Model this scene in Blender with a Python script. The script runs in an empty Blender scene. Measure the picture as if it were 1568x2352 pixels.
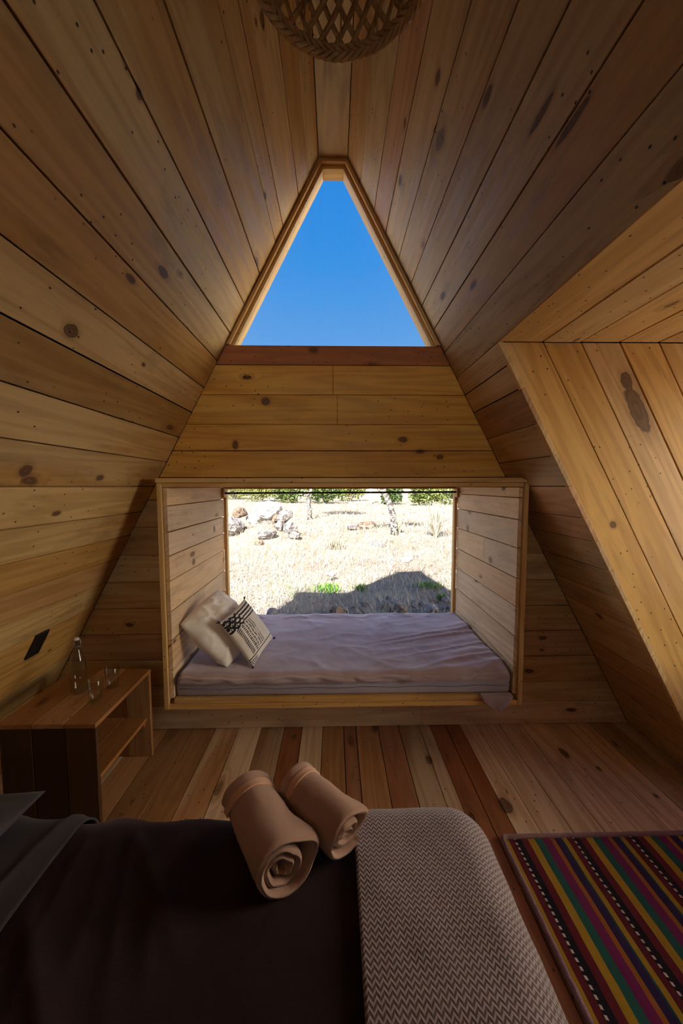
import bpy, bmesh, math, random
from mathutils import Vector, Matrix, noise as mnoise
random.seed(7)
PI = math.pi
scene = bpy.context.scene
COL = scene.collection
V3 = Vector

# ------------------------------------------------------------------ node helper
class E:
    def __init__(s, t, k): s.t = t; s.k = k
    def _m(s, op, *a): return s.t.math(op, s, *a)
    def __add__(s, o): return s._m('ADD', o)
    __radd__ = __add__
    def __sub__(s, o): return s._m('SUBTRACT', o)
    def __rsub__(s, o): return s.t.math('SUBTRACT', o, s)
    def __mul__(s, o): return s._m('MULTIPLY', o)
    __rmul__ = __mul__
    def __truediv__(s, o): return s._m('DIVIDE', o)
    def lt(s, o): return s._m('LESS_THAN', o)
    def gt(s, o): return s._m('GREATER_THAN', o)
    def sin(s): return s._m('SINE')
    def abs(s): return s._m('ABSOLUTE')
    def fract(s): return s._m('FRACT')
    def floor(s): return s._m('FLOOR')
    def pow(s, o): return s._m('POWER', o)
    def tri(s): return s._m('PINGPONG', 1.0)

class T:
    def __init__(s, name):
        s.m = bpy.data.materials.new(name); s.m.use_nodes = True
        s.nt = s.m.node_tree; s.nt.nodes.clear()
    def n(s, typ): return s.nt.nodes.new(typ)
    def put(s, sock, v):
        if isinstance(v, E): s.nt.links.new(v.k, sock)
        elif v is not None:
            if sock.type == 'RGBA' and len(v) == 3: v = (*v, 1)
            sock.default_value = v
    def math(s, op, *a):
        n = s.n('ShaderNodeMath'); n.operation = op
        for i, v in enumerate(a): s.put(n.inputs[i], v)
        return E(s, n.outputs[0])
    def xyz(s, x, y, z=0.0):
        n = s.n('ShaderNodeCombineXYZ')
        for i, v in enumerate((x, y, z)): s.put(n.inputs[i], v)
        return E(s, n.outputs[0])
    def sep(s, v):
        n = s.n('ShaderNodeSeparateXYZ'); s.put(n.inputs[0], v)
        return [E(s, o) for o in n.outputs]
    def uv(s):
        n = s.n('ShaderNodeUVMap'); n.uv_map = 'UVMap'; return s.sep(E(s, n.outputs[0]))
    def obj(s): return E(s, s.n('ShaderNodeTexCoord').outputs['Object'])
    def attr(s, name):
        n = s.n('ShaderNodeAttribute'); n.attribute_name = name; return E(s, n.outputs['Color'])
    def noise(s, vec, scale, detail=2.0, rough=.5, dist=0.0, color=False):
        n = s.n('ShaderNodeTexNoise'); s.put(n.inputs['Vector'], vec)
        n.inputs['Scale'].default_value = scale; n.inputs['Detail'].default_value = detail
        n.inputs['Roughness'].default_value = rough; n.inputs['Distortion'].default_value = dist
        return E(s, n.outputs['Color' if color else 'Fac'])
    def voro(s, vec, scale=1.0, rnd=1.0, feat='F1'):
        n = s.n('ShaderNodeTexVoronoi'); n.voronoi_dimensions = '2D'; n.feature = feat
        s.put(n.inputs['Vector'], vec); n.inputs['Scale'].default_value = scale
        n.inputs['Randomness'].default_value = rnd
        return E(s, n.outputs['Distance']), s.sep(E(s, n.outputs['Color']))
    def step(s, v, a, b, lo=0.0, hi=1.0):
        n = s.n('ShaderNodeMapRange'); n.interpolation_type = 'SMOOTHSTEP'
        s.put(n.inputs[0], v)
        for i, q in enumerate((a, b, lo, hi)): s.put(n.inputs[i+1], q)
        return E(s, n.outputs[0])
    def mix(s, f, a, b, mode='MIX'):
        n = s.n('ShaderNodeMix'); n.data_type = 'RGBA'; n.blend_type = mode
        s.put(n.inputs[0], f); s.put(n.inputs[6], a); s.put(n.inputs[7], b)
        return E(s, n.outputs[2])
    def scale(s, c, f): return s.mix(1.0, c, s.xyz(f, f, f), 'MULTIPLY')
    def bump(s, h, strength=.3, dist=.01):
        n = s.n('ShaderNodeBump'); n.inputs['Strength'].default_value = strength
        n.inputs['Distance'].default_value = dist; s.put(n.inputs['Height'], h)
        return E(s, n.outputs[0])
    def facing(s, lo, k):
        n = s.n('ShaderNodeLayerWeight'); n.inputs[0].default_value = .5
        return E(s, n.outputs['Facing']).pow(4.0)*k + lo
    def bsdf(s, color, rough=.6, normal=None, **kw):
        n = s.n('ShaderNodeBsdfPrincipled')
        s.put(n.inputs['Base Color'], color); s.put(n.inputs['Roughness'], rough)
        if normal: s.put(n.inputs['Normal'], normal)
        for k, v in kw.items(): s.put(n.inputs[k.replace('_', ' ')], v)
        return s.out(E(s, n.outputs[0]))
    def out(s, sh):
        o = s.n('ShaderNodeOutputMaterial'); s.nt.links.new(sh.k, o.inputs[0]); return s.m

def wood(name, pale, warm, red, bright=(.78, 1.15), rough=.55, spec=.3, knots=.3, stain=.45, warmth=.5, redness=.15, grainy=.38, coat=0.0, spots=()):
    t = T(name)
    u, v, _ = t.uv(); r1, r2, r3 = t.sep(t.attr('tint'))
    U = u + r1*53.0; W = v + r2*31.0
    n1 = t.noise(t.xyz(U*.55, W*7.5, r3*9.0), 1.0, 2.0, .45)
    warp = t.noise(t.xyz(U*9.0, W*14.0, r3), 1.0, 1.0)
    d, c = t.voro(t.xyz(U*2.6 + warp*.12, W*6.4 + warp*.16 + r1*9.0))
    d = d + (t.noise(t.xyz(U*26.0, W*42.0, r3), 1.0, 2.0) - .5)*.05
    gate = c[0].lt(knots)
    size = .035 + c[1]*c[1]*.10
    hill = t.step(d, size*3.2, 0.0)*gate
    h = n1*8.0 + hill*1.6
    grain = t.step((h*6.2832).sin(), -.6, 1.0)
    fine = t.noise(t.xyz(U*7.0, W*190.0, r3*5.0), 1.0, 2.0, .6)
    big = t.noise(t.xyz(U*.8, W*4.5, r3*3.0 + 4.0), 1.0, 2.0)
    wf = t.step(big*1.6 + (r2 - .5)*1.0, .66, .98)
    base = t.mix(wf, pale, warm)
    base = t.mix(t.step(r1, 1.0 - redness, 1.05 - redness)*.8, base, red)
    base = t.mix(grain*grainy, base, t.mix(1.0, base, (.62, .5, .36), 'MULTIPLY'))
    fine2 = t.noise(t.xyz(U*2.2, W*46.0, r3*5.0), 1.0, 3.0, .6)
    base = t.scale(base, 1.30 - fine*.30 - fine2*.28)
    st = t.step(t.noise(t.xyz(U*2.4, W*8.0, r3*7.0 + 2.0), 1.0, 4.0, .65), .53, .74)
    base = t.mix(st*stain, base, t.mix(1.0, base, (.38, .36, .36), 'MULTIPLY'))
    halo = t.step(d, size*2.3, size*.9)*gate
    base = t.mix(halo*.38, base, t.mix(1.0, base, (.5, .38, .28), 'MULTIPLY'))
    kn = t.step(d, size*1.05, size*.75)*gate
    kring = t.step((d*95.0).sin(), -1.0, 1.0)
    kcol = t.mix(kring, (.055, .020, .006), (.16, .062, .018))
    base = t.mix(kn*(.55 + c[2]*.45), base, kcol)
    d2, c2 = t.voro(t.xyz(U*12.0, W*17.0))
    hole = t.step(d2, .065, .035)*c2[0].lt(.62)*t.step(t.noise(t.xyz(U*2.3, W*3.5, r3*2.0), 1.0, 2.0), .46, .56)
    base = t.mix(hole*.95, base, (.02, .009, .004))
    if spots:
        q = None
        for (su, sv, au, av) in spots:
            du = (u - su)*(1/au); dv = (v - sv)*(1/av)
            k = du*du + dv*dv
            q = k if q is None else q._m('MINIMUM', k)
        q = q.pow(.5) + (t.noise(t.xyz(u*30.0, v*40.0, .7), 1.0, 2.0) - .5)*.55
        ring = t.step((q*11.0).sin(), -1.0, 1.0)
        base = t.mix(t.step(q, 2.2, .95)*.42, base, t.mix(1.0, base, (.45, .34, .26), 'MULTIPLY'))
        base = t.mix(t.step(q, 1.06, .88)*.8, base, t.mix(ring, (.050, .020, .008), (.125, .052, .020)))
        base = t.mix(t.step((q - 1.0).abs(), .16, .02)*.6, base, (.05, .02, .008))
    base = t.scale(base, bright[0] + r3*(bright[1] - bright[0]))
    bp = t.bump(fine*.5 + grain*.4 - hole - kn*.3, .25, .002)
    rg = rough - .12*grain + fine*.1
    return t.bsdf(base, rg, bp, Specular_IOR_Level=spec, Coat_Weight=coat, Coat_Roughness=.3)

PALE, WARM, RED = (.62, .42, .185), (.57, .32, .10), (.48, .25, .10)
WALL = wood('pine_boards', PALE, WARM, RED, knots=.2, redness=.08, spots=[(1.184, 1.546, .026, .019), (1.261, 2.03, .022, .020), (1.663, 2.047, .022, .013), (1.31, 1.291, .026, .011),
            (1.586, 1.514, .012, .007), (1.444, 1.181, .035, .014), (1.862, .515, .02, .008), (1.501, 2.214, .02, .010), (1.053, .915, .012, .010)])
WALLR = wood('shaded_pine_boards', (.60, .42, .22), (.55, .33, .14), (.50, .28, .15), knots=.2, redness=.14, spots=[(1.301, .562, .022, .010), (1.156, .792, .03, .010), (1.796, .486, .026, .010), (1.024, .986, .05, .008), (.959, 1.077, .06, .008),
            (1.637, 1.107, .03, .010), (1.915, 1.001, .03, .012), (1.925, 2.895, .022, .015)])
ALC = wood('alcove_pine', (.68, .49, .32), (.64, .43, .24), (.56, .35, .19), knots=.22, redness=.08, stain=.45, bright=(.85, 1.12), spots=[(2.34, 1.029, .022, .018), (2.756, 1.191, .02, .02)])
TRIM = wood('trim_pine', (.68, .44, .19), (.66, .385, .13), (.6, .33, .11), knots=.12, redness=.06, stain=.15, bright=(.9, 1.08))
DORM = wood('dormer_pine', (.68, .44, .20), (.68, .40, .12), (.62, .37, .17), knots=.06, redness=.25, stain=.3, bright=(.9, 1.08), spots=[(.56, .428, .105, .034), (.425, .436, .045, .022), (.98, .1066, .016, .013)])
FLOOR = wood('floor_boards', (.72, .53, .36), (.50, .26, .115), (.33, .105, .042), rough=.42, spec=.45, knots=.2, redness=.28, stain=.65, bright=(.6, 1.12), grainy=.45, coat=.35,
             spots=[(1.945, 1.297, .035, .016), (1.912, .521, .028, .016), (1.616, .806, .04, .026), (1.83, 1.413, .016, .009), (1.655, 1.566, .012, .009), (1.82, -.419, .02, .012), (2.117, -.247, .02, .012)])
GABLE = wood('gable_pine', (.72, .425, .10), (.66, .34, .062), (.54, .24, .055), knots=.1, redness=.08, stain=.35, bright=(.82, 1.08),
             spots=[(-.4, 2.009, .022, .020), (-.584, 1.755, .016, .025), (.411, 1.787, .024, .016), (.517, 1.717, .024, .010), (.635, 1.684, .02, .012), (1.339, .721, .034, .022)])
SILLW = wood('sill_pine', (.50, .22, .085), (.46, .18, .06), (.43, .15, .06), knots=.1, redness=.5, stain=.4, spots=[(-.117, 2.304, .022, .014)])
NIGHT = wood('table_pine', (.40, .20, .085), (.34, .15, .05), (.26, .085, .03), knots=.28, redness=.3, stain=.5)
NIGHTD = wood('dark_pine_with_shade', (.13, .062, .028), (.10, .045, .018), (.07, .025, .01), knots=.2, redness=.3, stain=.6, bright=(.5, 1.1))  # dark wood, darkened further for the shade on the near end panel

def flat(name, col, rough=.7, bumpscale=0, bumpk=.2, **kw):
    t = T(name)
    bp = None
    if bumpscale: bp = t.bump(t.noise(t.obj(), bumpscale, 3.0), bumpk, .01)
    return t.bsdf(col, rough, bp, **kw)
DARK = flat('dark_backing', (.012, .008, .006), .9)
OUTER = flat('outer_cladding', (.16, .11, .08), .85)
BLACK = flat('black_plastic', (.008, .008, .009), .5)
ROD = flat('dark_bronze_metal', (.045, .028, .018), .4, Metallic=.6)
CORD = flat('black_cord', (.015, .012, .01), .7)

def glass_pane():
    t = T('window_glass')
    tr = t.n('ShaderNodeBsdfTransparent'); tr.inputs[0].default_value = (.97, .98, .975, 1)
    gl = t.n('ShaderNodeBsdfGlossy'); gl.inputs['Roughness'].default_value = .02
    fr = t.facing(.03, .55)
    mx = t.n('ShaderNodeMixShader')
    t.nt.links.new(fr.k, mx.inputs[0]); t.nt.links.new(tr.outputs[0], mx.inputs[1]); t.nt.links.new(gl.outputs[0], mx.inputs[2])
    return t.out(E(t, mx.outputs[0]))
PANE = glass_pane()
def clear_glass():
    t = T('clear_glass')
    tr = t.n('ShaderNodeBsdfTransparent'); tr.inputs[0].default_value = (.93, .95, .94, 1)
    gl = t.n('ShaderNodeBsdfGlossy'); gl.inputs['Roughness'].default_value = .03
    fr = t.facing(.03, .75)
    mx = t.n('ShaderNodeMixShader')
    t.nt.links.new(fr.k, mx.inputs[0]); t.nt.links.new(tr.outputs[0], mx.inputs[1]); t.nt.links.new(gl.outputs[0], mx.inputs[2])
    return t.out(E(t, mx.outputs[0]))
GLASS = clear_glass()

# ------------------------------------------------------------------ mesh helper
class MB:
    def __init__(s): s.v = []; s.f = []; s.m = []; s.uv = []; s.t = []
    def face(s, idx, uvs=None, mat=0, tint=(.5, .5, .5)):
        s.f.append(idx); s.m.append(mat); s.uv.append(uvs or [(0, 0)]*len(idx)); s.t.append(tint)
    def prism(s, poly, o, U, V, N, th, mat=0, tint=None, uvoff=(0, 0)):
        """poly: list of (u,v); front face on the plane o+uU+vV (facing N), body behind it."""
        tint = tint or (random.random(), random.random(), random.random())
        U, V, N, o = V3(U), V3(V), V3(N), V3(o)
        if U.cross(V).dot(N) < 0: poly = poly[::-1]
        area = sum(poly[i][0]*poly[(i+1) % len(poly)][1] - poly[(i+1) % len(poly)][0]*poly[i][1] for i in range(len(poly)))
        if (area < 0) == (U.cross(V).dot(N) > 0): poly = poly[::-1]
        b = len(s.v); n = len(poly); a, c = uvoff
        for (u, v) in poly: s.v.append(o + U*u + V*v)
        for (u, v) in poly: s.v.append(o + U*u + V*v - N*th)
        s.face(list(range(b, b+n)), [(u+a, v+c) for u, v in poly], mat, tint)
        s.face(list(range(b+2*n-1, b+n-1, -1)), [(u+a, v+c) for u, v in poly[::-1]], mat, tint)
        for i in range(n):
            j = (i+1) % n
            (u1, v1), (u2, v2) = poly[i], poly[j]
            s.face([b+i, b+n+i, b+n+j, b+j], [(u1+a, v1+c), (u1+a+th, v1+c+th), (u2+a+th, v2+c+th), (u2+a, v2+c)], mat, tint)
    def box(s, lo, hi, axis=0, mat=0, tint=None):
        """axis-aligned box, grain along axis"""
        lo, hi = V3(lo), V3(hi); d = hi - lo
        A = [V3((1, 0, 0)), V3((0, 1, 0)), V3((0, 0, 1))]
        i = axis; rest = [k for k in range(3) if k != i]
        j = max(rest, key=lambda k: d[k]); k = 3 - i - j
        o = lo + A[k]*d[k]
        s.prism([(0, 0), (d[i], 0), (d[i], d[j]), (0, d[j])], o, A[i], A[j], A[k], d[k], mat, tint)
    def tube(s, pts, rad, n=8, mat=0, tint=(.5, .5, .5), cap=True):
        pts = [V3(p) for p in pts]; rings = []
        up = V3((0.13, .21, 1))
        for i, p in enumerate(pts):
            d = (pts[min(i+1, len(pts)-1)] - pts[max(i-1, 0)]).normalized()
            a = d.cross(up)
            if a.length < 1e-3: a = d.cross(V3((1, 0, 0)))
            a.normalize(); c = d.cross(a)
            r = rad[i] if isinstance(rad, (list, tuple)) else rad
            b = len(s.v)
            for k in range(n):
                w = 2*PI*k/n
                s.v.append(p + (a*math.cos(w) + c*math.sin(w))*r)
            rings.append(b)
        for i in range(len(rings)-1):
            for k in range(n):
                k2 = (k+1) % n
                s.face([rings[i]+k, rings[i]+k2, rings[i+1]+k2, rings[i+1]+k], [(k/n, i), ((k+1)/n, i), ((k+1)/n, i+1), (k/n, i+1)], mat, tint)
        if cap:
            s.face([rings[0]+k for k in range(n)][::-1], None, mat, tint)
            s.face([rings[-1]+k for k in range(n)], None, mat, tint)
    def grid(s, fn, nu, nv, mat=0, tint=(.5, .5, .5), uvfn=None, matfn=None, closeu=False):
        b = len(s.v)
        for i in range(nu+1):
            for j in range(nv+1):
                s.v.append(V3(fn(i/nu, j/nv)))
        for i in range(nu):
            for j in range(nv):
                q = [b+i*(nv+1)+j, b+(i+1)*(nv+1)+j, b+(i+1)*(nv+1)+j+1, b+i*(nv+1)+j+1]
                uvs = [((i)/nu, j/nv), ((i+1)/nu, j/nv), ((i+1)/nu, (j+1)/nv), (i/nu, (j+1)/nv)]
                if uvfn: uvs = [uvfn(*p) for p in uvs]
                s.face(q, uvs, matfn((i+.5)/nu, (j+.5)/nv) if matfn else mat, tint)
    def lathe(s, prof, c=(0, 0, 0), n=32, mat=0):
        b = len(s.v); c = V3(c)
        for (r, z) in prof:
            for k in range(n):
                w = 2*PI*k/n; s.v.append(c + V3((r*math.cos(w), r*math.sin(w), z)))
        for i in range(len(prof)-1):
            for k in range(n):
                k2 = (k+1) % n
                s.face([b+i*n+k, b+i*n+k2, b+(i+1)*n+k2, b+(i+1)*n+k], None, mat)
    def build(s, name, mats, parent=None, smooth=False, bevel=0, mergedist=0, solid=0, subsurf=0, loc=None):
        me = bpy.data.meshes.new(name)
        if loc is not None:
            L = V3(loc); vs = [v - L for v in s.v]
        else: vs = s.v
        me.from_pydata([tuple(v) for v in vs], [], s.f)
        for m in (mats if isinstance(mats, (list, tuple)) else [mats]): me.materials.append(m)
        me.polygons.foreach_set('material_index', s.m)
        uvl = me.uv_layers.new(name='UVMap')
        uvl.data.foreach_set('uv', [c for f in s.uv for p in f for c in p])
        ca = me.color_attributes.new('tint', 'FLOAT_COLOR', 'CORNER')
        ca.data.foreach_set('color', [c for f, t in zip(s.f, s.t) for _ in f for c in (*t, 1.0)])
        if mergedist:
            bm = bmesh.new(); bm.from_mesh(me); bmesh.ops.remove_doubles(bm, verts=bm.verts, dist=mergedist); bm.to_mesh(me); bm.free()
        if smooth: me.polygons.foreach_set('use_smooth', [True]*len(me.polygons))
        me.update()
        o = bpy.data.objects.new(name, me); COL.objects.link(o)
        if loc is not None: o.location = loc
        if parent: o.parent = parent
        if bevel:
            b = o.modifiers.new('edge', 'BEVEL'); b.width = bevel; b.segments = 1; b.limit_method = 'ANGLE'; b.angle_limit = .9
        if solid:
            b = o.modifiers.new('thick', 'SOLIDIFY'); b.thickness = solid; b.offset = -1
        if subsurf:
            b = o.modifiers.new('sub', 'SUBSURF'); b.levels = subsurf; b.render_levels = subsurf
        return o

def tag(o, label=None, cat=None, group=None, kind=None):
    if label: o['label'] = label
    if cat: o['category'] = cat
    if group: o['group'] = group
    if kind: o['kind'] = kind
    return o
def thing(name, label, cat, loc=(0, 0, 0), group=None):
    o = bpy.data.objects.new(name, None); COL.objects.link(o); o.location = loc
    o.empty_display_size = .1
    return tag(o, label, cat, group)
def struct(o, label, cat): return tag(o, label, cat, kind='structure')
def fit(o, parent):
    """parent with the mesh kept where it stands"""
    o.parent = parent; o.matrix_parent_inverse = Matrix.Translation(parent.location).inverted(); return o

def clip(poly, a, b, c):
    """keep a*u+b*v<=c"""
    out = []
    for i in range(len(poly)):
        p, q = poly[i], poly[(i+1) % len(poly)]
        dp, dq = a*p[0]+b*p[1]-c, a*q[0]+b*q[1]-c
        if dp <= 0: out.append(p)
        if dp*dq < 0:
            k = dp/(dp-dq); out.append((p[0]+(q[0]-p[0])*k, p[1]+(q[1]-p[1])*k))
    return out
def planks(mb, polys, cuts, o, U, V, N, th=.022, gap=.003, joints=None, mats=None, backing=.05, tints=None, seed=0, bpolys=None):
    """boards running along U between the v cuts, clipped to convex polys"""
    rnd = random.Random(seed)
    for i in range(len(cuts)-1):
        v0, v1 = sorted((cuts[i], cuts[i+1])); g = gap*(.5 + rnd.random())
        us = [-99] + sorted((joints or {}).get(i, [])) + [99]
        tn = [(rnd.random(), rnd.random(), rnd.random()) for _ in us]
        if tints and i in tints: tn = [tints[i]]*len(us)
        off = rnd.random()*.0025
        for poly in polys:
            for k in range(len(us)-1):
                p = clip(clip(poly, 0, 1, v1-g/2), 0, -1, -(v0+g/2))
                if len(p) >= 3: p = clip(clip(p, 1, 0, us[k+1]-.0008), -1, 0, -(us[k]+.0008))
                if len(p) < 3: continue
                ar = abs(sum(p[a][0]*p[(a+1) % len(p)][1]-p[(a+1) % len(p)][0]*p[a][1] for a in range(len(p))))/2
                if ar < 2e-5: continue
                mb.prism(p, V3(o)-V3(N)*off, U, V, N, th-off, (mats or {}).get(i, 0), tn[k])
    if backing:
        for poly in (bpolys or polys):
            mb.prism(poly, V3(o)-V3(N)*(th+.002), U, V, N, backing, 1, (.5, .5, .5))

# ------------------------------------------------------------------ camera
F, CXP, CYP = 840.0, 784.0, 1176.0
VPX, VPY, ROLL = 767.0, 1117.0, 0.003
EYE = V3((0, 0, 1.51))
d = V3(((VPX-CXP)/F, (VPY-CYP)/F, 1)).normalized()
up = V3((math.sin(-ROLL), -math.cos(ROLL), 0)); up = (up - d*up.dot(d)).normalized()
right = d.cross(up)
# rows of R: world axes in camera (x right, y down, z forward) coordinates
cam = bpy.data.cameras.new('camera'); co = bpy.data.objects.new('camera', cam); COL.objects.link(co)
cx = V3((right.x, d.x, up.x)); cy = V3((right.y, d.y, up.y)); cz = V3((right.z, d.z, up.z))
M = Matrix((( cx.x, -cy.x, -cz.x), (cx.y, -cy.y, -cz.y), (cx.z, -cy.z, -cz.z))).to_4x4()
M.translation = EYE
co.matrix_world = M
cam.sensor_fit = 'HORIZONTAL'; cam.sensor_width = 36; cam.lens = 36*F/1568
cam.clip_start = .02; cam.clip_end = 500
scene.camera = co

# ------------------------------------------------------------------ the room
K = .534; HN = math.sqrt(1+K*K); SX, SZ = K/HN, 1/HN
TOPZ, TOPX = 3.354, .081
Y0, YW = -2.0, 2.2
def rx(z): return TOPX + (TOPZ - z)*K
def s_of(z): return (TOPZ - z)*HN
YD0, YD1, ZS = .30, 1.652, 2.146        # dormer opening
LZ = [3.354, 3.25, 3.142, 2.976, 2.893, 2.721, 2.551, 2.392, 2.239, 2.085, 1.945, 1.798, 1.655, 1.509, 1.359, 1.221, 1.079, .933, .786, .633, .48, .33, .17, 0]
RZ = [3.354, 3.22, 3.072, 2.95, 2.812, 2.673, 2.552, 2.417, 2.291, 2.146, 2.05, 1.944, 1.79, 1.647, 1.508, 1.36, 1.251, 1.113, .97, .834, .70, .571, .43, .28, .14, 0]
mb = MB()
smax = s_of(0)
planks(mb, [[(Y0, 0), (YW, 0), (YW, smax), (Y0, smax)]], [s_of(z) for z in LZ], (-TOPX, 0, TOPZ), (0, 1, 0), (-SX, 0, -SZ), (SZ, 0, -SX), backing=0, gap=.005, seed=3,
       tints={6: (.7, .5, .4), 7: (.45, .6, .3), 8: (.3, .9, .55), 9: (.15, .05, .95), 10: (.55, .75, .0), 11: (.35, .3, .75), 12: (.6, .55, .4), 13: (.2, .2, .75), 14: (.8, .4, .5), 4: (.12, .5, .3), 3: (.5, .8, .55)})
mb.prism([(Y0-.1, -.05), (YW+.12, -.05), (YW+.12, smax+.3), (Y0-.1, smax+.3)], V3((-TOPX, 0, TOPZ))-V3((SZ, 0, -SX))*.026, (0, 1, 0), (-SX, 0, -SZ), (SZ, 0, -SX), .08, 1)
struct(mb.build('wall_left', [WALL, DARK], bevel=.0015), 'sloping board wall above the bedside table, lit along its middle', 'wall')
mb = MB()
NR = V3((-SZ, 0, -SX)); VR = V3((SX, 0, -SZ)); OR = V3((TOPX, 0, TOPZ))
sS = s_of(ZS)
polys = [[(Y0, 0), (YW, 0), (YW, sS), (Y0, sS)], [(YD1, sS), (YW, sS), (YW, smax), (YD1, smax)], [(Y0, sS), (YD0, sS), (YD0, smax), (Y0, smax)]]
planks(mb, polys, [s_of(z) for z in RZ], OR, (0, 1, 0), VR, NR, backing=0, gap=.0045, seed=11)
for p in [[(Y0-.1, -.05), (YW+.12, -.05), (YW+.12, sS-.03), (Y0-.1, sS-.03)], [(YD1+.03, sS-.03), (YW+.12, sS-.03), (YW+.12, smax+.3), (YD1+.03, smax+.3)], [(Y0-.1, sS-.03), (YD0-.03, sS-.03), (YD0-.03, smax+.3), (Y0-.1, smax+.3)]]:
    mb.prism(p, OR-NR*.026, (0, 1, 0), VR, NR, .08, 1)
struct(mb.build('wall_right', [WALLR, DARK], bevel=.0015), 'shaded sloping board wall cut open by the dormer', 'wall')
# ridge board
mb = MB()
mb.prism([(Y0, -TOPX), (YW, -TOPX), (YW, TOPX), (Y0, TOPX)], (0, 0, TOPZ), (0, 1, 0), (1, 0, 0), (0, 0, -1), .02, 0, (.3, .2, .6))
mb.prism([(Y0-.1, -.2), (YW+.12, -.2), (YW+.12, .2), (Y0-.1, .2)], (0, 0, TOPZ+.024), (0, 1, 0), (1, 0, 0), (0, 0, -1), .08, 1)
struct(mb.build('ceiling', [WALL, DARK], bevel=.0015), 'narrow flat ridge board at the top of the cabin', 'ceiling')
# floor
mb = MB()
FX = [-1.9, -1.76, -1.62, -1.47, -1.33, -1.19, -1.04, -.89, -.745, -.60, -.46, -.315, -.205, -.075, .055, .13, .27, .40, .53, .60, .70, .79, .90, 1.04, 1.18, 1.33, 1.47, 1.62, 1.77, 1.92, 2.07, 2.22, 2.40]
planks(mb, [[(Y0, -1.9), (YW+.02, -1.9), (YW+.02, 2.4), (Y0, 2.4)]], FX, (0, 0, 0), (0, 1, 0), (1, 0, 0), (0, 0, 1), gap=.0035, seed=21,
       tints={14: (.97, .3, .55), 16: (.97, .2, .6), 19: (.98, .8, .7), 20: (.985, .9, .6), 21: (.2, .2, 1.0), 22: (.4, .1, .95), 23: (.3, .25, .9), 24: (.45, .2, 1.0), 25: (.1, .2, .85), 26: (.25, .25, .95), 17: (.5, .4, .25), 10: (.6, .5, .2), 15: (.3, .9, .5), 13: (.4, .8, .45)})
mb.box((-2.2, Y0-.1, -.14), (2.6, YW+.14, -.08), 0, 1)
struct(mb.build('floor', [FLOOR, DARK], bevel=.0012), 'varnished floor of mixed reddish and pale boards', 'floor')

# back gable with the alcove opening
NX0, NX1, NZ0, NZ1, NYF, NYB = -.953, 1.068, .262, 1.555, 1.985, 3.02
SILL = 2.332
WZ = [0, .150, .279, .446, .609, .770, .932, 1.097, 1.268, 1.429, 1.562, 1.722, 1.876, 2.048, 2.218, SILL]
mb = MB()
L = lambda z, e=0: (-rx(z)-e, z)
Rr = lambda z, e=0: (rx(z)+e, z)
polys = [[L(NZ1), Rr(NZ1), Rr(SILL), L(SILL)],
         [L(NZ0), (NX0, NZ0), (NX0, NZ1), L(NZ1)], [(NX1, NZ0), Rr(NZ0), Rr(NZ1), (NX1, NZ1)],
         [L(0), Rr(0), Rr(NZ0), L(NZ0)]]
planks(mb, polys, WZ, (0, YW, 0), (1, 0, 0), (0, 0, 1), (0, -1, 0), joints={13: [-.005], 0: [.55], 12: [.02]}, gap=.0035, seed=5, mats={14: 2, 0: 3, **{i: 4 for i in range(1, 9)}}, bpolys=[[L(NZ1, .06), Rr(NZ1, .06), Rr(SILL, .06), L(SILL, .06)],  # lower boards take the less saturated pine, toned for the light there
         [L(NZ0, .06), (NX0, NZ0), (NX0, NZ1), L(NZ1, .06)], [(NX1, NZ0), Rr(NZ0, .06), Rr(NZ1, .06), (NX1, NZ1)],
         [L(-.1, .06), Rr(-.1, .06), Rr(NZ0, .06), L(NZ0, .06)]],
       tints={14: (.99, .4, .5), 13: (.3, .55, .9), 12: (.45, .6, .7), 11: (.62, .5, .7), 10: (.2, .6, .55), 0: (.4, .3, .6), 4: (.3, .9, .3), 5: (.7, .7, .2), 3: (.985, .5, .3), 2: (.5, .6, .4)})
struct(mb.build('wall_back', [GABLE, DARK, SILLW, ALC, WALLR], bevel=.0015), 'board end wall around the window seat, below the high window', 'wall')
# skirting is the lowest board; front wall behind the viewer
mb = MB()
FZ = 1.95
planks(mb, [[(-rx(0), 0), (rx(0), 0), (rx(FZ), FZ), (-rx(FZ), FZ)]], [i*.17 for i in range(12)], (0, Y0, 0), (1, 0, 0), (0, 0, 1), (0, 1, 0), seed=8)
struct(mb.build('wall_front', [WALL, DARK], bevel=.0015), 'board end wall below the added front window, behind the viewer', 'wall')
w4 = bpy.data.objects.new('window_added', None); COL.objects.link(w4); w4.location = (0, Y0, FZ)  # added opening out of view, lets light onto the far gable
struct(w4, 'high tapering window added in the unseen front wall to light the far gable', 'window')
mb = MB(); mb.box((-rx(FZ)+.02, Y0-.06, FZ), (rx(FZ)-.02, Y0-.004, FZ+.06), 0); mb.box((-.03, Y0-.06, FZ+.06), (.03, Y0-.004, TOPZ-.02), 2)
fit(mb.build('window_frame', [TRIM]), w4)
mb = MB(); mb.prism([(-rx(FZ)+.01, FZ+.03), (rx(FZ)-.01, FZ+.03), (rx(TOPZ), TOPZ), (-rx(TOPZ), TOPZ)], (0, Y0-.03, 0), (1, 0, 0), (0, 0, 1), (0, 1, 0), .006)
fit(mb.build('pane', [PANE]), w4)
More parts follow.
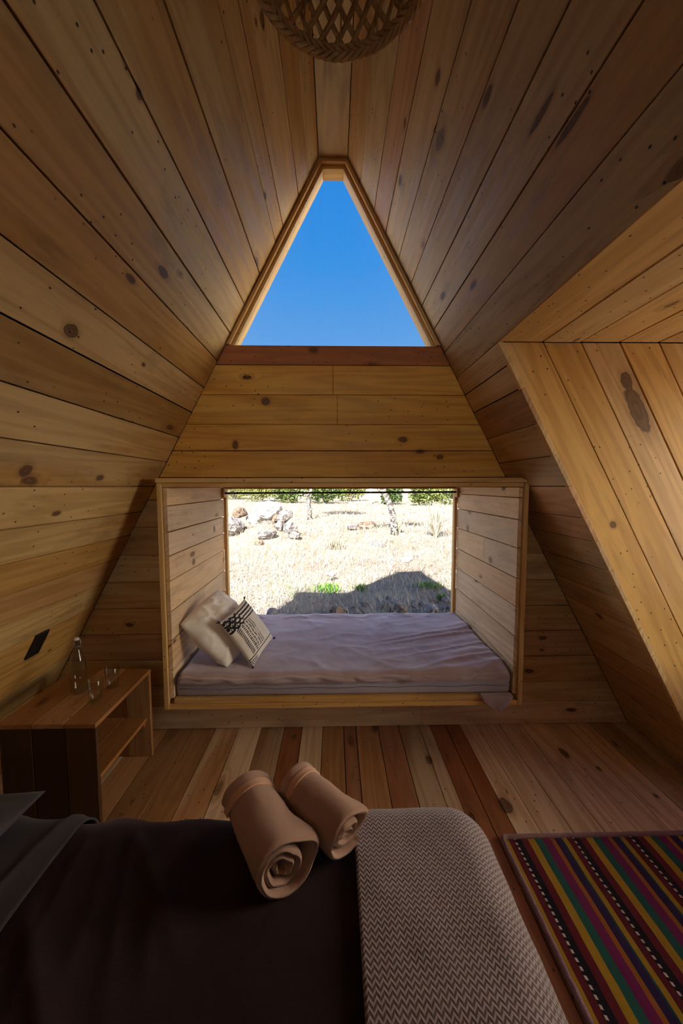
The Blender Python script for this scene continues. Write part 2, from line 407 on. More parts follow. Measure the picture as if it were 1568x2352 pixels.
# added porch: roof carried on past the front wall to block the sun
mb = MB(); PY = Y0-1.45
for sg in (-1, 1):
    mb.prism([(PY, -.05), (Y0-.1, -.05), (Y0-.1, smax+.3), (PY, smax+.3)], V3((sg*TOPX, 0, TOPZ))-V3((-sg*SZ, 0, -SX))*.026, (0, 1, 0), (sg*SX, 0, -SZ), (-sg*SZ, 0, -SX), .08, 0)
mb.prism([(PY, -.2), (Y0-.1, -.2), (Y0-.1, .2), (PY, .2)], (0, 0, TOPZ+.024), (0, 1, 0), (1, 0, 0), (0, 0, -1), .08, 0)
struct(mb.build('trim_added_porch', [OUTER]), 'porch roof added past the front window to keep direct sun out', 'roof')

# dormer: end walls, soffit, glazed outer wall
XO = 2.38
e = .024
mb = MB()
Uo = V3((SX, 0, -SZ)); Vo = V3((SZ, 0, SX)); Oo = V3((rx(ZS)+.004, YD1, ZS))
def to_uv(x, z):
    p = V3((x, 0, z)) - V3((Oo.x, 0, Oo.z)); return (p.dot(Uo), p.dot(Vo))
poly = [to_uv(rx(ZS)+.001, ZS), to_uv(XO, ZS), to_uv(XO, 0), to_uv(rx(0)+.001, 0)]
planks(mb, [poly], [-.01, .176, .328, .482, .638, .79, .95, 1.1, 1.25, 1.4, 1.56, 1.72, 1.88, 2.04, 2.2], Oo, Uo, Vo, (0, -1, 0), gap=.006, seed=31, backing=0,
       tints={0: (.3, .75, .72), 1: (.52, .55, .6), 2: (.1, .2, .65), 3: (.62, .6, .8), 4: (.3, .5, .8)})
bpoly = [to_uv(rx(ZS)+.03, ZS+.1), to_uv(XO+.1, ZS+.1), to_uv(XO+.1, 0), to_uv(rx(0)+.03, 0)]
mb.prism(bpoly, Oo+V3((0, .026, 0)), Uo, Vo, (0, -1, 0), .06, 1)
struct(mb.build('wall_dormer', [DORM, DARK], bevel=.0018), 'bright slanting board side wall of the dormer with a big dark knot', 'wall')
mb = MB()
bp_ = [(rx(0), 0), (XO, 0), (XO, ZS), (rx(ZS), ZS)]
planks(mb, [bp_], [i*.17 for i in range(14)], (0, YD0, 0), (1, 0, 0), (0, 0, 1), (0, 1, 0), seed=33, backing=0)
mb.prism([(rx(0)+.03, 0), (XO+.1, 0), (XO+.1, ZS+.1), (rx(ZS)+.03, ZS+.1)], (0, YD0-.026, 0), (1, 0, 0), (0, 0, 1), (0, 1, 0), .06, 1)
struct(mb.build('wall_dormer_near', [TRIM, DARK], bevel=.0018), 'second side wall of the dormer, behind the viewer', 'wall')
mb = MB()
planks(mb, [[(YD0, rx(ZS)+.001), (YD1, rx(ZS)+.001), (YD1, XO), (YD0, XO)]], [rx(ZS), .925, 1.097, 1.272, 1.447, 1.62, 1.8, 1.97, 2.14, 2.4], (0, 0, ZS), (0, 1, 0), (1, 0, 0), (0, 0, -1), gap=.006, seed=41, backing=0,
       tints={0: (.35, .85, .7), 1: (.55, .2, .75), 2: (.2, .5, .75)})
mb.prism([(YD0-.1, rx(ZS)+.035), (YD1+.1, rx(ZS)+.035), (YD1+.1, XO+.1), (YD0-.1, XO+.1)], (0, 0, ZS+.03), (0, 1, 0), (1, 0, 0), (0, 0, -1), .06, 1)
struct(mb.build('ceiling_dormer', [TRIM, DARK], bevel=.0018), 'flat board soffit of the dormer', 'ceiling')
w3 = bpy.data.objects.new('window_3', None); COL.objects.link(w3); w3.location = (XO, .65, 0)
struct(w3, 'glazed window of the dormer, beyond the picture edge', 'window')
mb = MB()
WS, WT = .62, 2.06
WY0, WY1 = YD0+.30, YD1-.06
for (ya, yb, za, zb, ax) in [(WY0, WY1, WS, WS+.07, 1), (WY0, WY1, WT-.06, WT, 1), (WY0, WY0+.06, WS+.07, WT-.06, 2), (WY1-.06, WY1, WS+.07, WT-.06, 2)]:
    mb.box((XO, ya, za), (XO+.06, yb, zb), ax)
fit(mb.build('window_frame', [TRIM]), w3)
mb = MB(); mb.box((XO+.028, WY0+.05, WS+.06), (XO+.034, WY1-.05, WT-.05), 1)
fit(mb.build('pane', [PANE]), w3)

mb = MB()
planks(mb, [[(YD0, 0), (YD1, 0), (YD1, WS), (YD0, WS)], [(YD0, WS), (WY0, WS), (WY0, WT), (YD0, WT)], [(WY1, WS), (YD1, WS), (YD1, WT), (WY1, WT)], [(YD0, WT), (YD1, WT), (YD1, ZS), (YD0, ZS)]],
       [i*.17 for i in range(14)], (XO, 0, 0), (0, 1, 0), (0, 0, 1), (-1, 0, 0), seed=35)
struct(mb.build('wall_dormer_outer', [TRIM, DARK], bevel=.0018), 'outer board wall of the dormer around its window, beyond the picture edge', 'wall')

# high window
w2 = bpy.data.objects.new('window_2', None); COL.objects.link(w2); w2.location = (0, YW, SILL)
struct(w2, 'high tapering window full of blue sky under the ridge', 'window')
def trap(off, zb):
    """trapezoid under the roof, inset by off (perpendicular)"""
    o = off*HN
    zt = TOPZ - off
    return [(-rx(zb)+o, zb), (rx(zb)-o, zb), (rx(zt)-o, zt), (-rx(zt)+o, zt)]
def frame_ring(a, b, ya, yb, zb):
    A, B = trap(a, zb), trap(b, zb)
    mb = MB()
    for (i, j) in ((1, 2), (2, 3), (3, 0)):
        p = [A[i], A[j], B[j], B[i]]
        U = V3((A[j][0]-A[i][0], 0, A[j][1]-A[i][1])).normalized(); Vv = V3((-U.z, 0, U.x))
        O = V3((A[i][0], ya, A[i][1]))
        q = [((V3((x, 0, z))-V3((O.x, 0, O.z))).dot(U), (V3((x, 0, z))-V3((O.x, 0, O.z))).dot(Vv)) for x, z in p]
        mb.prism(q, O, U, Vv, (0, -1, 0), yb-ya, 0)
    return mb
fit(frame_ring(.003, .022, YW-.012, YW+.10, SILL).build('window_frame', [TRIM], bevel=.002), w2)
fit(frame_ring(.022, .040, YW+.015, YW+.10, SILL).build('inner_frame', [TRIM], bevel=.002), w2)
mb = MB(); mb.prism(trap(.03, SILL-.02), (0, YW+.045, 0), (1, 0, 0), (0, 0, 1), (0, -1, 0), .006)
fit(mb.build('pane', [PANE]), w2)

# ------------------------------------------------------------------ window seat alcove
seat = thing('window_seat', 'boxed-in pine window seat jutting from the end wall, framing the wide window', 'window seat', (.06, 2.5, NZ0))
ct, lt = .025, .026                       # casing and lining thickness
ix0, ix1, iz0, iz1 = NX0+ct+lt, NX1-ct-lt, NZ0+.028+.03, NZ1-.025-.025
mb = MB(); mb.box((NX0, NYF, NZ0), (NX0+ct, NYB, NZ1-.027), 2)
fit(mb.build('casing_board', [TRIM], bevel=.0015), seat)
mb = MB(); mb.box((NX1-ct, NYF, NZ0), (NX1, NYB, NZ1-.027), 2); fit(mb.build('casing_board', [TRIM], bevel=.0015), seat)
mb = MB()
mb.prism([(NX0-.004, NZ1-.025), (NX1, NZ1-.025), (NX1, NZ1-.018), (rx(NZ1)-.02, NZ1), (NX0-.004, NZ1)], (0, NYF-.004, 0), (1, 0, 0), (0, 0, 1), (0, -1, 0), NYB-NYF)
fit(mb.build('casing_board', [TRIM], bevel=.0015), seat)
mb = MB(); mb.box((NX0+ct+.001, NYF+.002, NZ0), (NX1-ct-.001, NYB, NZ0+.027), 0); fit(mb.build('casing_board', [TRIM], bevel=.0015), seat)
zl = [iz0, .48, .654, .818, .99, 1.129, 1.262, 1.405, iz1]
mb = MB()
planks(mb, [[(NYF+.014, iz0-.03), (NYB-.02, iz0-.03), (NYB-.02, iz1), (NYF+.014, iz1)]], zl, (ix0, 0, 0), (0, 1, 0), (0, 0, 1), (1, 0, 0), th=lt-.002, gap=.004, seed=51, backing=0)
fit(mb.build('side_panel', [ALC], bevel=.0015), seat)
zr = [iz0, .479, .661, .831, .994, 1.165, 1.324, 1.446, iz1]
mb = MB()
planks(mb, [[(NYF+.014, iz0-.03), (NYB-.02, iz0-.03), (NYB-.02, iz1), (NYF+.014, iz1)]], zr, (ix1, 0, 0), (0, 1, 0), (0, 0, 1), (-1, 0, 0), th=lt-.002, gap=.004, seed=52, backing=0, joints={4: [2.45]})
fit(mb.build('side_panel', [ALC], bevel=.0015), seat)
mb = MB()
planks(mb, [[(NX0+ct+.002, NYF+.006), (NX1-ct-.002, NYF+.006), (NX1-ct-.002, NYB-.02), (NX0+ct+.002, NYB-.02)]], [NYF, 2.16, 2.33, 2.5, 2.67, 2.84, NYB], (0, 0, iz1), (1, 0, 0), (0, 1, 0), (0, 0, -1), th=.024, seed=53, backing=0)
fit(mb.build('top_panel', [TRIM], bevel=.0015), seat)
mb = MB()
planks(mb, [[(ix0+.001, NYF+.008), (ix1-.001, NYF+.008), (ix1-.001, NYB-.02), (ix0+.001, NYB-.02)]], [NYF, 2.16, 2.33, 2.5, 2.67, 2.84, NYB], (0, 0, iz0), (1, 0, 0), (0, 1, 0), (0, 0, 1), th=.029, seed=54, backing=0)
fit(mb.build('base_panel', [TRIM], bevel=.0015), seat)
# outside cladding of the box (beyond the end wall)
mb = MB()
ov = .07
mb.box((NX0-ov, 2.34, NZ1+.004), (NX1+ov, NYB+.16, NZ1+.06), 0)
mb.box((NX0-.04, 2.34, NZ0-.05), (NX0-.002, NYB, NZ1+.002), 2)
mb.box((NX1+.002, 2.34, NZ0-.05), (NX1+.04, NYB, NZ1+.002), 2)
mb.box((NX0-.001, 2.34, NZ0-.05), (NX1+.001, NYB, NZ0-.004), 0)
fit(mb.build('outer_cladding', [OUTER]), seat)
# picture window
w1 = bpy.data.objects.new('window_1', None); COL.objects.link(w1); w1.location = (.06, NYB, iz0)
struct(w1, 'wide picture window of the window seat looking onto dry grass', 'window')
wy = NYB-.019
mb = MB()
mb.box((ix0-.002, wy, iz0), (ix0+.022, wy+.05, iz1), 2); mb.box((ix1-.022, wy, iz0), (ix1+.002, wy+.05, iz1), 2)
mb.box((ix0+.022, wy, iz1-.016), (ix1-.022, wy+.05, iz1), 0); mb.box((ix0+.022, wy, iz0), (ix1-.022, wy+.05, .395), 0)
fit(mb.build('window_frame', [TRIM], bevel=.0015), w1)
mb = MB(); mb.box((ix0+.015, wy+.022, iz0+.02), (ix1-.015, wy+.028, iz1-.006), 0); fit(mb.build('pane', [PANE]), w1)
# rod across the top of the window
rod = thing('curtain_rod', 'thin dark rod spanning the top of the wide window between two wooden blocks', 'curtain rod', (.06, wy-.025, 1.454))
mb = MB(); mb.tube([(ix0+.012, wy-.022, 1.456), (ix1-.012, wy-.022, 1.462)], .008, 12); fit(mb.build('pole', [ROD], smooth=True), rod)
for xx in (ix0+.001, ix1-.021):
    mb = MB(); mb.box((xx, wy-.046, 1.42), (xx+.020, wy-.002, 1.497), 2); fit(mb.build('bracket_block', [TRIM], bevel=.002), rod)

# ------------------------------------------------------------------ textiles
def fabric(name, col, col2=None, scale=500, rough=.9, sheen=.3, bumpk=.3, big=6.0, sheencol=(1, 1, 1), bd=.002):
    t = T(name); p = t.obj()
    f = t.noise(p, scale, 2.0, .6); b = t.noise(p, big, 3.0, .55)
    c = t.mix(t.step(b, .35, .7), col, col2 or col)
    c = t.scale(c, .85 + f*.3)
    return t.bsdf(c, rough, t.bump(f, bumpk, bd), Sheen_Weight=sheen, Sheen_Roughness=.45, Sheen_Tint=(*sheencol, 1), Specular_IOR_Level=.2)
BLANKET = fabric('brown_fleece', (.39, .275, .28), (.47, .37, .40), 160, sheen=1.0, sheencol=(.80, .82, 1.0))
MATT = fabric('lilac_cotton', (.42, .37, .46), (.46, .41, .50), 700, sheen=.1)
SEAM = fabric('lilac_seam', (.22, .19, .25), None, 700)
DUVET = fabric('dark_plum_velvet', (.020, .009, .0095), (.028, .012, .013), 260, sheen=.28, sheencol=(.55, .38, .42))
SHEET = fabric('grey_sheet', (.062, .052, .055), (.075, .064, .067), 700, sheen=.05)
WHITEC = fabric('cream_cotton', (.82, .76, .72), (.86, .80, .76), 600, sheen=.1)
TERRY = fabric('tan_terry', (.56, .315, .225), (.62, .36, .26), 950, sheen=.6, bumpk=1.0, bd=.003, sheencol=(1, .85, .75))
BAND = fabric('tan_band', (.60, .34, .235), None, 900, sheen=.2, bumpk=.1)
BASEF = fabric('bed_base_cloth', (.04, .03, .03), None, 500)
CUSHW = fabric('ivory_weave', (.74, .68, .62), (.78, .72, .66), 420, sheen=.1, bumpk=.5)
CUSHB = fabric('black_yarn', (.016, .014, .02), None, 420, sheen=.15, bumpk=.8)

def sst(x, a, b):
    q = min(1, max(0, (x-a)/(b-a))); return q*q*(3-2*q)
def fbm(x, y, z, oct=3):
    return mnoise.fractal(V3((x, y, z)), .9, 2.0, oct)
def crease(x, y, z):
    n = mnoise.noise(V3((x, y, z)))
    return (1-abs(n))**6

# seat mattress
mt = thing('seat_mattress', 'thin lilac mattress filling the window seat', 'mattress', (.06, 2.5, iz0))
mx0, mx1, my0, my1, mz0, mz1 = ix0+.006, ix1-.006, NYF+.022, wy-.006, iz0+.001, .432
def rbox(mb, lo, hi, r, nseg=3, mat=0, wob=None):
    bm = bmesh.new(); bmesh.ops.create_cube(bm, size=1)
    for v in bm.verts:
        for i in range(3): v.co[i] = lo[i] if v.co[i] < 0 else hi[i]
    bmesh.ops.bevel(bm, geom=bm.edges[:], offset=r, segments=nseg, profile=.5, affect='EDGES')
    bm.verts.index_update(); b = len(mb.v)
    for v in bm.verts: mb.v.append(v.co.copy())
    for f in bm.faces: mb.face([b+v.index for v in f.verts], [(v.co.x, v.co.y+v.co.z) for v in f.verts], mat)
    bm.free()
mb = MB(); rbox(mb, (mx0, my0, mz0), (mx1, my1, mz1), .02); fb = fit(mb.build('foam_block', [MATT], smooth=True), mt)
mb = MB()
zs = mz0+.048
mb.tube([(mx0+.02+(mx1-mx0-.04)*i/40, my0-.0005+.0015*math.sin(i*2.1), zs+.003*math.sin(i*.9)) for i in range(41)], .0028, 6)
mb.build('piping', [SEAM], smooth=True, parent=fb)

# blanket over it
def blanket_pt(a, b):
    x = ix0+.028 + (ix1-ix0-.050)*a
    y = 1.0
    L = .0
    yb, yf, R = my1-.03, my0+.03, .036
    l = b*.985                                     # cloth run from the window side to the front
    run = yb - yf
    wig = .010*math.sin(a*23+1.0)+.008*mnoise.noise(V3((a*9, 0, 3)))
    wr = .006*crease(x*1.6+1.1*l, l*3.1-x*1.3, 3.1)*(.5+mnoise.noise(V3((x*2, l*3, 7)))) + .004*crease(x*3.1-l*2.3, l*4+x*2, 8.2) + .004*fbm(x*3.2, l*4, 1.0) + .0015*fbm(x*14, l*11, 6.0)
    if a > .55: wr += (a-.55)*.040*crease(x*1.6+l*1.2, l*11+x*3.2, 5.5)
    zt = mz1+.010
    if l < run:
        z = zt + wr + .006
        y = yb - l
        if l < .03: z -= (.03-l)*.15
        if l < .09: z += .008*crease(x*6, l*9, .4)
        return (x, y, z)
    q = l - run
    ang = min(q/R, PI/2)
    fl = .006+.004*math.sin(x*31)+.003*math.sin(x*13)
    y = yf - math.sin(ang)*(R+fl+wr*.6); z = zt - (1-math.cos(ang))*R + (wr+.006)*math.cos(ang)
    if q > R*PI/2: z -= (q-R*PI/2)*(.55+wig*18)
    return (x, min(y, my0-.003) if ang > 1.3 else y, max(z, mz1-.03))
mb = MB(); mb.grid(blanket_pt, 150, 90)
bl = mb.build('fleece_blanket', [BLANKET], smooth=True, solid=.006)
bl.modifiers['thick'].offset = -1
tag(bl, 'brown fleece blanket spread over the window-seat mattress, catching lilac daylight', 'blanket')
# rolled hem and a hanging corner are the blanket's own parts
mb = MB()
mb.tube([(ix0+.03+(ix1-ix0-.075)*i/90, my0-.012+.005*math.sin(i*.7), mz1-.004+.006*math.sin(i*.21+1)+.006*mnoise.noise(V3((i*.3, 0, 0)))+(.012 if i > 80 else 0)) for i in range(91)],
        [.010+.004*mnoise.noise(V3((i*.37, 4, 0))) for i in range(91)], 10)
hem = mb.build('rolled_hem', [BLANKET], smooth=True); fit(hem, bl)
mb = MB()
def corner(a, b):
    xl, xr = .825, 1.008
    top = iz0+.006; tipx = .945
    zz = top - b*(.098+.0*a)
    w = (1-b**1.7)**.9
    x = tipx + ((xl + (xr-xl)*a) - tipx)*w
    y = NYF-.008 - .010*math.sin(a*PI)*(1-b) - .004*math.sin(a*9+b*4)
    return (x, y, zz)
mb.grid(corner, 16, 16)
mb.grid(lambda a, b: (.825+(1.008-.825)*a, NYF-.008+(.028)*b - .010*math.sin(a*PI)*(1-b), iz0+.006-.002*b), 16, 3)
cn = mb.build('hanging_corner', [BLANKET], smooth=True, solid=.004); fit(cn, bl)

def pillow(mb, w, h, t, M, nu=48, nv=48, wr=.01, seed=0, pinch=.06, matfn=None, power=2.6, rnd=0.0):
    for sgn in (1, -1):
        def fn(a, b, sgn=sgn):
            p, q = 2*a-1, 2*b-1
            if sgn < 0: p = -p
            e = max(0, (1-abs(p)**power))*max(0, (1-abs(q)**power))
            z = t*e**.5
            x = p*w*(1 - pinch*(1-q*q)*.9*abs(p)**2)*math.sqrt(1-rnd*q*q) ; y = q*h*(1 - pinch*(1-p*p)*abs(q)**2)*math.sqrt(1-rnd*p*p)
            z += wr*e**.3*(fbm(p*2.1+seed, q*2.1, sgn*3.0) + .9*crease(p*1.3+q*.8+seed, q*2.0-p, 1.7))*(1 if e > 0 else 0)
            return M @ V3((x, y, sgn*z))
        mf = None
        if matfn: mf = (lambda a, b, sgn=sgn: matfn(a if sgn > 0 else 1-a, b, sgn))
        mb.grid(fn, nu, nv, matfn=mf)

def frame(center, zaxis, yhint):
    z = V3(zaxis).normalized(); x = V3(yhint).cross(z).normalized(); y = z.cross(x)
    m = Matrix((x, y, z)).transposed().to_4x4(); m.translation = V3(center); return m

# white pillow leaning on the alcove side, patterned cushion leaning on it
def pose(c, rows):
    m = Matrix(rows).to_4x4(); m.translation = V3(c); return m
pw = MB(); Mp = pose((-.708, 2.262, .634), ((.71588, .27679, .64102), (-.02035, .92595, -.37710), (-.69793, .25691, .66850)))
pillow(pw, .206, .216, .074, Mp, wr=.022, seed=4, pinch=.05, power=2.3, rnd=.20)
o = pw.build('pillow', [WHITEC], smooth=True, mergedist=.0005)
tag(o, 'plain cream pillow slumped against the window-seat side boards', 'pillow')
def cush_mat(a, b, sgn):
    # a: from banded edge (0) to far edge (1); b: from lower edge (0) to upper edge (1)
    if sgn < 0: return 0
    p, q = a, b
    for s0, s1 in ((.05, .085), (.12, .155), (.19, .222), (.255, .285)):
        k = .012*math.sin(q*40+s0*50) if q < .45 else 0
        if s0+k < p < s1+k+(.012 if q < .4 else 0): return 1
    if .03 < p < .30 and q < .22 and (int(p*46)+int(q*40)) % 2 == 0: return 1
    if .30 < p < .84:
        for q0, q1, pitch in ((.10, .20, .036), (.245, .305, .034), (.34, .385, .032), (.42, .46, .030), (.495, .525, .028), (.555, .58, .028)):
            if q0 < q < q1:
                ph = (p + (q-q0)*(.35 if q0 < .15 else 0))/pitch
                return 1 if (ph % 1) < .55 else 0
    if .865 < p < .885: return 1
    if .90 < p < .985 and q < .20 and (int(p*60) + int(q*50)) % 2 == 0: return 1
    return 0
cu = thing('patterned_cushion', 'ivory cushion with black woven stripes and dashes, leaning on the plain pillow', 'cushion', (-.58, 2.2, .45))
pc = MB(); Mc = pose((-.538, 2.236, .612), ((.57328, .20307, .79379), (-.01181, .97075, -.23981), (-.81927, .12810, .55891)))
# local x runs from banded edge to far edge, local y from lower to upper edge
pillow(pc, .163, .163, .046, Mc, nu=110, nv=110, wr=.004, seed=9, pinch=.06, matfn=cush_mat)
cov = fit(pc.build('cover', [CUSHW, CUSHB], smooth=True, mergedist=.0004), cu)
for (sx, sy) in ((-1, -1), (-1, 1), (1, -1), (1, 1)):
    mb = MB(); base = Mc @ V3((sx*.160, sy*.160, 0)); dirv = (Mc.to_3x3() @ V3((sx, sy, 0))).normalized()
    for k in range(9):
        r = V3((random.uniform(-1, 1), random.uniform(-1, 1), random.uniform(-1, 1)))*.007
        mb.tube([base, base+dirv*.010+r*.6, base+dirv*.017+r], [.003, .003, .0015], 5)
    mb.build('tassel', [CUSHB], smooth=True, parent=cov)

# ------------------------------------------------------------------ bed
bed = thing('bed', 'low double bed in the foreground, hidden under its dark cover', 'bed', (-.55, .33, 0))
bx0, bx1, by0, by1 = -1.50, .37, -.45, .985
mb = MB(); rbox(mb, (bx0, by0, .30), (bx1, by1, .522), .05); fit(mb.build('mattress', [MATT], smooth=True), bed)
mb = MB(); rbox(mb, (bx0+.02, by0+.02, .10), (bx1-.02, by1-.02, .298), .01); fit(mb.build('base', [BASEF]), bed)
for lx in (bx0+.1, bx1-.1):
    for ly in (by0+.1, by1-.1):
        mb = MB(); mb.box((lx-.03, ly-.03, 0.0), (lx+.03, ly+.03, .10), 2); fit(mb.build('leg', [NIGHT], bevel=.003), bed)

def drape(x0, x1, y0, y1, nx, ny, inner, zt, R, wr, zmin=.03, uv=True):
    ax0, ax1, ay0, ay1 = inner
    mb = MB()
    def fn(a, b):
        x, y = x0+(x1-x0)*a, y0+(y1-y0)*b
        qx, qy = min(max(x, ax0), ax1), min(max(y, ay0), ay1)
        dx, dy = x-qx, y-qy; Ld = math.hypot(dx, dy)
        w = wr(x, y) if wr else 0
        if Ld < 1e-6: return (x, y, zt+w)
        ux, uy = dx/Ld, dy/Ld
        an = min(Ld/R, PI/2)
        out = R*math.sin(an); dr = R*(1-math.cos(an)); ex = max(0, Ld-R*PI/2)
        nout, nz = math.sin(an), math.cos(an)
        return (qx+ux*(out+nout*w), qy+uy*(out+nout*w), max(zmin, zt-dr-ex+nz*w))
    mb.grid(fn, nx, ny, uvfn=lambda a, b: (x0+(x1-x0)*a, y0+(y1-y0)*b))
    return mb
def wr_duvet(x, y):
    m = sst(-x, .26, .46)*(1-sst(-x, .63, .72))
    far = sst(y, .45, .95)
    edge = 1-.75*sst(y, .90, 1.0)
    return m*edge*(.005+.008*fbm(x*3, y*3, 2) + .026*far*crease(x*4.6+y*2.6, y*1.5-x*.6, 4.0) + .016*crease(x*3.4+y*3.0, y*.8, 9.0) + .016*far*crease(x*7.5+y*2.2, y*1.1, 19.0))
mb = drape(-.82, .70, -.5, 1.42, 150, 190, (-1.6, .335, -.6, .955), .552, .088, wr_duvet)
dv = mb.build('duvet', [DUVET], smooth=True, solid=.008); tag(dv, 'dark plum velvet bed cover, rumpled, lying over the bed', 'bed cover')
def wr_sheet(x, y): return .006*fbm(x*4, y*3, 7) + .012*crease((x+.9)*6.5-(y-.7)*.6, y*.8, 2.0) + .003
mb = drape(-1.45, -.715, -.45, 1.34, 80, 140, (-1.6, .335, -.6, .955), .562, .098, wr_sheet)
sh = mb.build('folded_sheet', [SHEET], smooth=True, solid=.005); tag(sh, 'grey bed sheet folded back over the dark cover near the pillow', 'bed sheet')
pb = MB(); Mb = frame((-1.125, .71, .612), (0.0, 0.0, 1), (0, 1, 0))
pillow(pb, .27, .33, .034, Mb, wr=.008, seed=2, pinch=.04)
tag(pb.build('bed_pillow', [SHEET], smooth=True, mergedist=.0005), 'grey bed pillow, only one corner showing, lying on the folded sheet', 'pillow')

def knit():
    t = T('zigzag_knit'); u, v, _ = t.uv()
    U, W = u, v
    wob = t.noise(t.xyz(U*8.0, W*8.0, 0.0), 1.0, 2.0)*.006
    tri = (U*(2.0/.0150)).tri()
    s = (W + tri*.0095 + wob)/.0122
    fr = (s.fract() - .5).abs()*2.0
    fuzz = t.noise(t.xyz(U*700.0, W*700.0, 0.0), 1.0, 2.0)
    m = t.step(fr + (fuzz-.5)*.35, .36, .66)
    var = t.noise(t.xyz(U*5.0, W*7.0, 0.0), 1.0, 3.0)
    c = t.mix(m, (.17, .115, .12), (.44, .36, .385))
    c = t.scale(c, .6+var*.45)
    return t.bsdf(c, .95, t.bump(fr + fuzz*.4, .35, .004), Sheen_Weight=.25, Specular_IOR_Level=.15)
mb = drape(.052, .80, -.5, 1.30, 110, 220, (-1.6, .335, -.6, .955), .567, .103, lambda x, y: .003*fbm(x*6, y*6, 3)+.006)
th = mb.build('knitted_throw', [knit()], smooth=True, solid=.009); tag(th, 'pale mauve zigzag-knit throw folded across the foot of the bed', 'throw blanket')

# towels
def towel(name, near, far, r, label, seed, turns=3.1, flat_=.93, lap=None, rest=.5535):
    near, far = V3(near), V3(far); ax = (far-near); Ln = ax.length; ax.normalize()
    sd = V3((ax.y, -ax.x, 0)).normalized(); upv = V3((0, 0, 1)); upv = (upv - ax*upv.dot(ax)).normalized()
    n = 190
    th = (r-.006)/turns*.86
    ph = .6+seed
    q0 = 1-1/turns
    def mid(q):
        if q < q0: return .010 + (r-th*1.5-.010)*(q/q0)
        return r-th*1.5 + th*sst((q-q0)/(1-q0), 0, .45)
    zs = [0, .008, .02, .035, .055] + [.055+.89*i/30 for i in range(1, 31)] + [.965, .98, .992, 1.0]
    def squash(w, z, q):
        sc = 1 + .05*mnoise.noise(V3((math.cos(w)*.9, math.sin(w)*.9, z*3.2+seed*5)))
        sc += .05*math.exp(-((z-.95)/.07)**2) - .05*math.exp(-((z-.72)/.12)**2) + .03*math.exp(-((z-.05)/.15)**2)
        if lap is not None and q > q0-.02:
            dw = (w-lap+PI) % (2*PI) - PI
            sc += .30*math.exp(-(dw/.42)**2)*(1-sst(z, .10, .48))
        return sc
    ws = [q/n*turns*2*PI+ph for q in range(n+1)]
    mb = MB(); rings = []; nl = 2*(n+1)
    for z in zs:
        rings.append(len(mb.v))
        e1 = min(z/.055, (1-z)/.045, 1.0)
        prof = math.sqrt(max(0, 1-(1-e1)**2))
        pts = []
        for side in (1, -1):
            rng_ = range(n+1) if side > 0 else range(n, -1, -1)
            for i in rng_:
                q = i/n; w = ws[i]
                ht = th*.5*(.80+.35*mnoise.noise(V3((q*11, seed, 0))))*prof
                if i < 6: ht *= (i+1)/7
                if i > n-5: ht *= max(.15, (n-i)/5)
                rm = mid(q) + .004*mnoise.noise(V3((math.cos(w)*1.6, math.sin(w)*1.6, seed+q*2)))*(1 if q < q0 else .4)
                rad = max(.0015, (rm + side*ht)*squash(w, z, q))
                zz = Ln*z - (.010*math.sin(w+seed) + .018*(1-q)*-1*.6)*(1-z) + .005*mnoise.noise(V3((w, seed, 5)))*(1-z)
                p = near + ax*zz + sd*(rad*math.cos(w)) + upv*(rad*math.sin(w)*flat_)
                p += (sd*mnoise.noise(p*90) + upv*mnoise.noise(p*90+V3((5, 5, 5))))*.0010
                mb.v.append(p)
    for k in range(len(zs)-1):
        for j in range(nl):
            j2 = (j+1) % nl
            mb.face([rings[k]+j, rings[k]+j2, rings[k+1]+j2, rings[k+1]+j])
    for k, flip in ((0, False), (len(zs)-1, True)):
        for i in range(n):
            f = [rings[k]+i, rings[k]+nl-1-i, rings[k]+nl-2-i, rings[k]+i+1]
            mb.face(f[::-1] if flip else f)
    dz = rest - min(v.z for v in mb.v)
    sh_ = V3((0, 0, dz))
    for v in mb.v: v += sh_
    root = thing(name, label, 'towel', (near.x, near.y, rest), 'rolled tan towels on the bed')
    fit(mb.build('roll', [TERRY], smooth=True), root)
    mb = MB()
    def band(a, b):
        i = a*n/turns + n*q0; q = i/n; w = q*turns*2*PI+ph; z = .765+.095*b
        rad = (mid(q) + th*.5*(.80+.35*mnoise.noise(V3((q*11, seed, 0)))) + .004*mnoise.noise(V3((math.cos(w)*1.6, math.sin(w)*1.6, seed+q*2)))*.4)*squash(w, z, q)
        rad += .0030*(1-(2*b-1)**8) + (.0012 if .05 < b < .13 or .87 < b < .95 else 0) - .0012
        return near + sh_ + ax*(Ln*z + .0) + sd*(rad*math.cos(w)) + upv*(rad*math.sin(w)*flat_)
    mb.grid(band, 90, 16)
    fit(mb.build('woven_band', [BAND], smooth=True), root)
    return root
towel('rolled_towel', (-.118, .785, .63), (-.258, 1.000, .63), .078, 'larger rolled tan towel lying on the dark cover, nearer the pillow', 1.7, lap=.35)
towel('rolled_towel', (.040, .865, .63), (-.115, 1.030, .63), .069, 'smaller rolled tan towel lying beside the knitted throw', .4, turns=2.7, lap=.2, rest=.566)

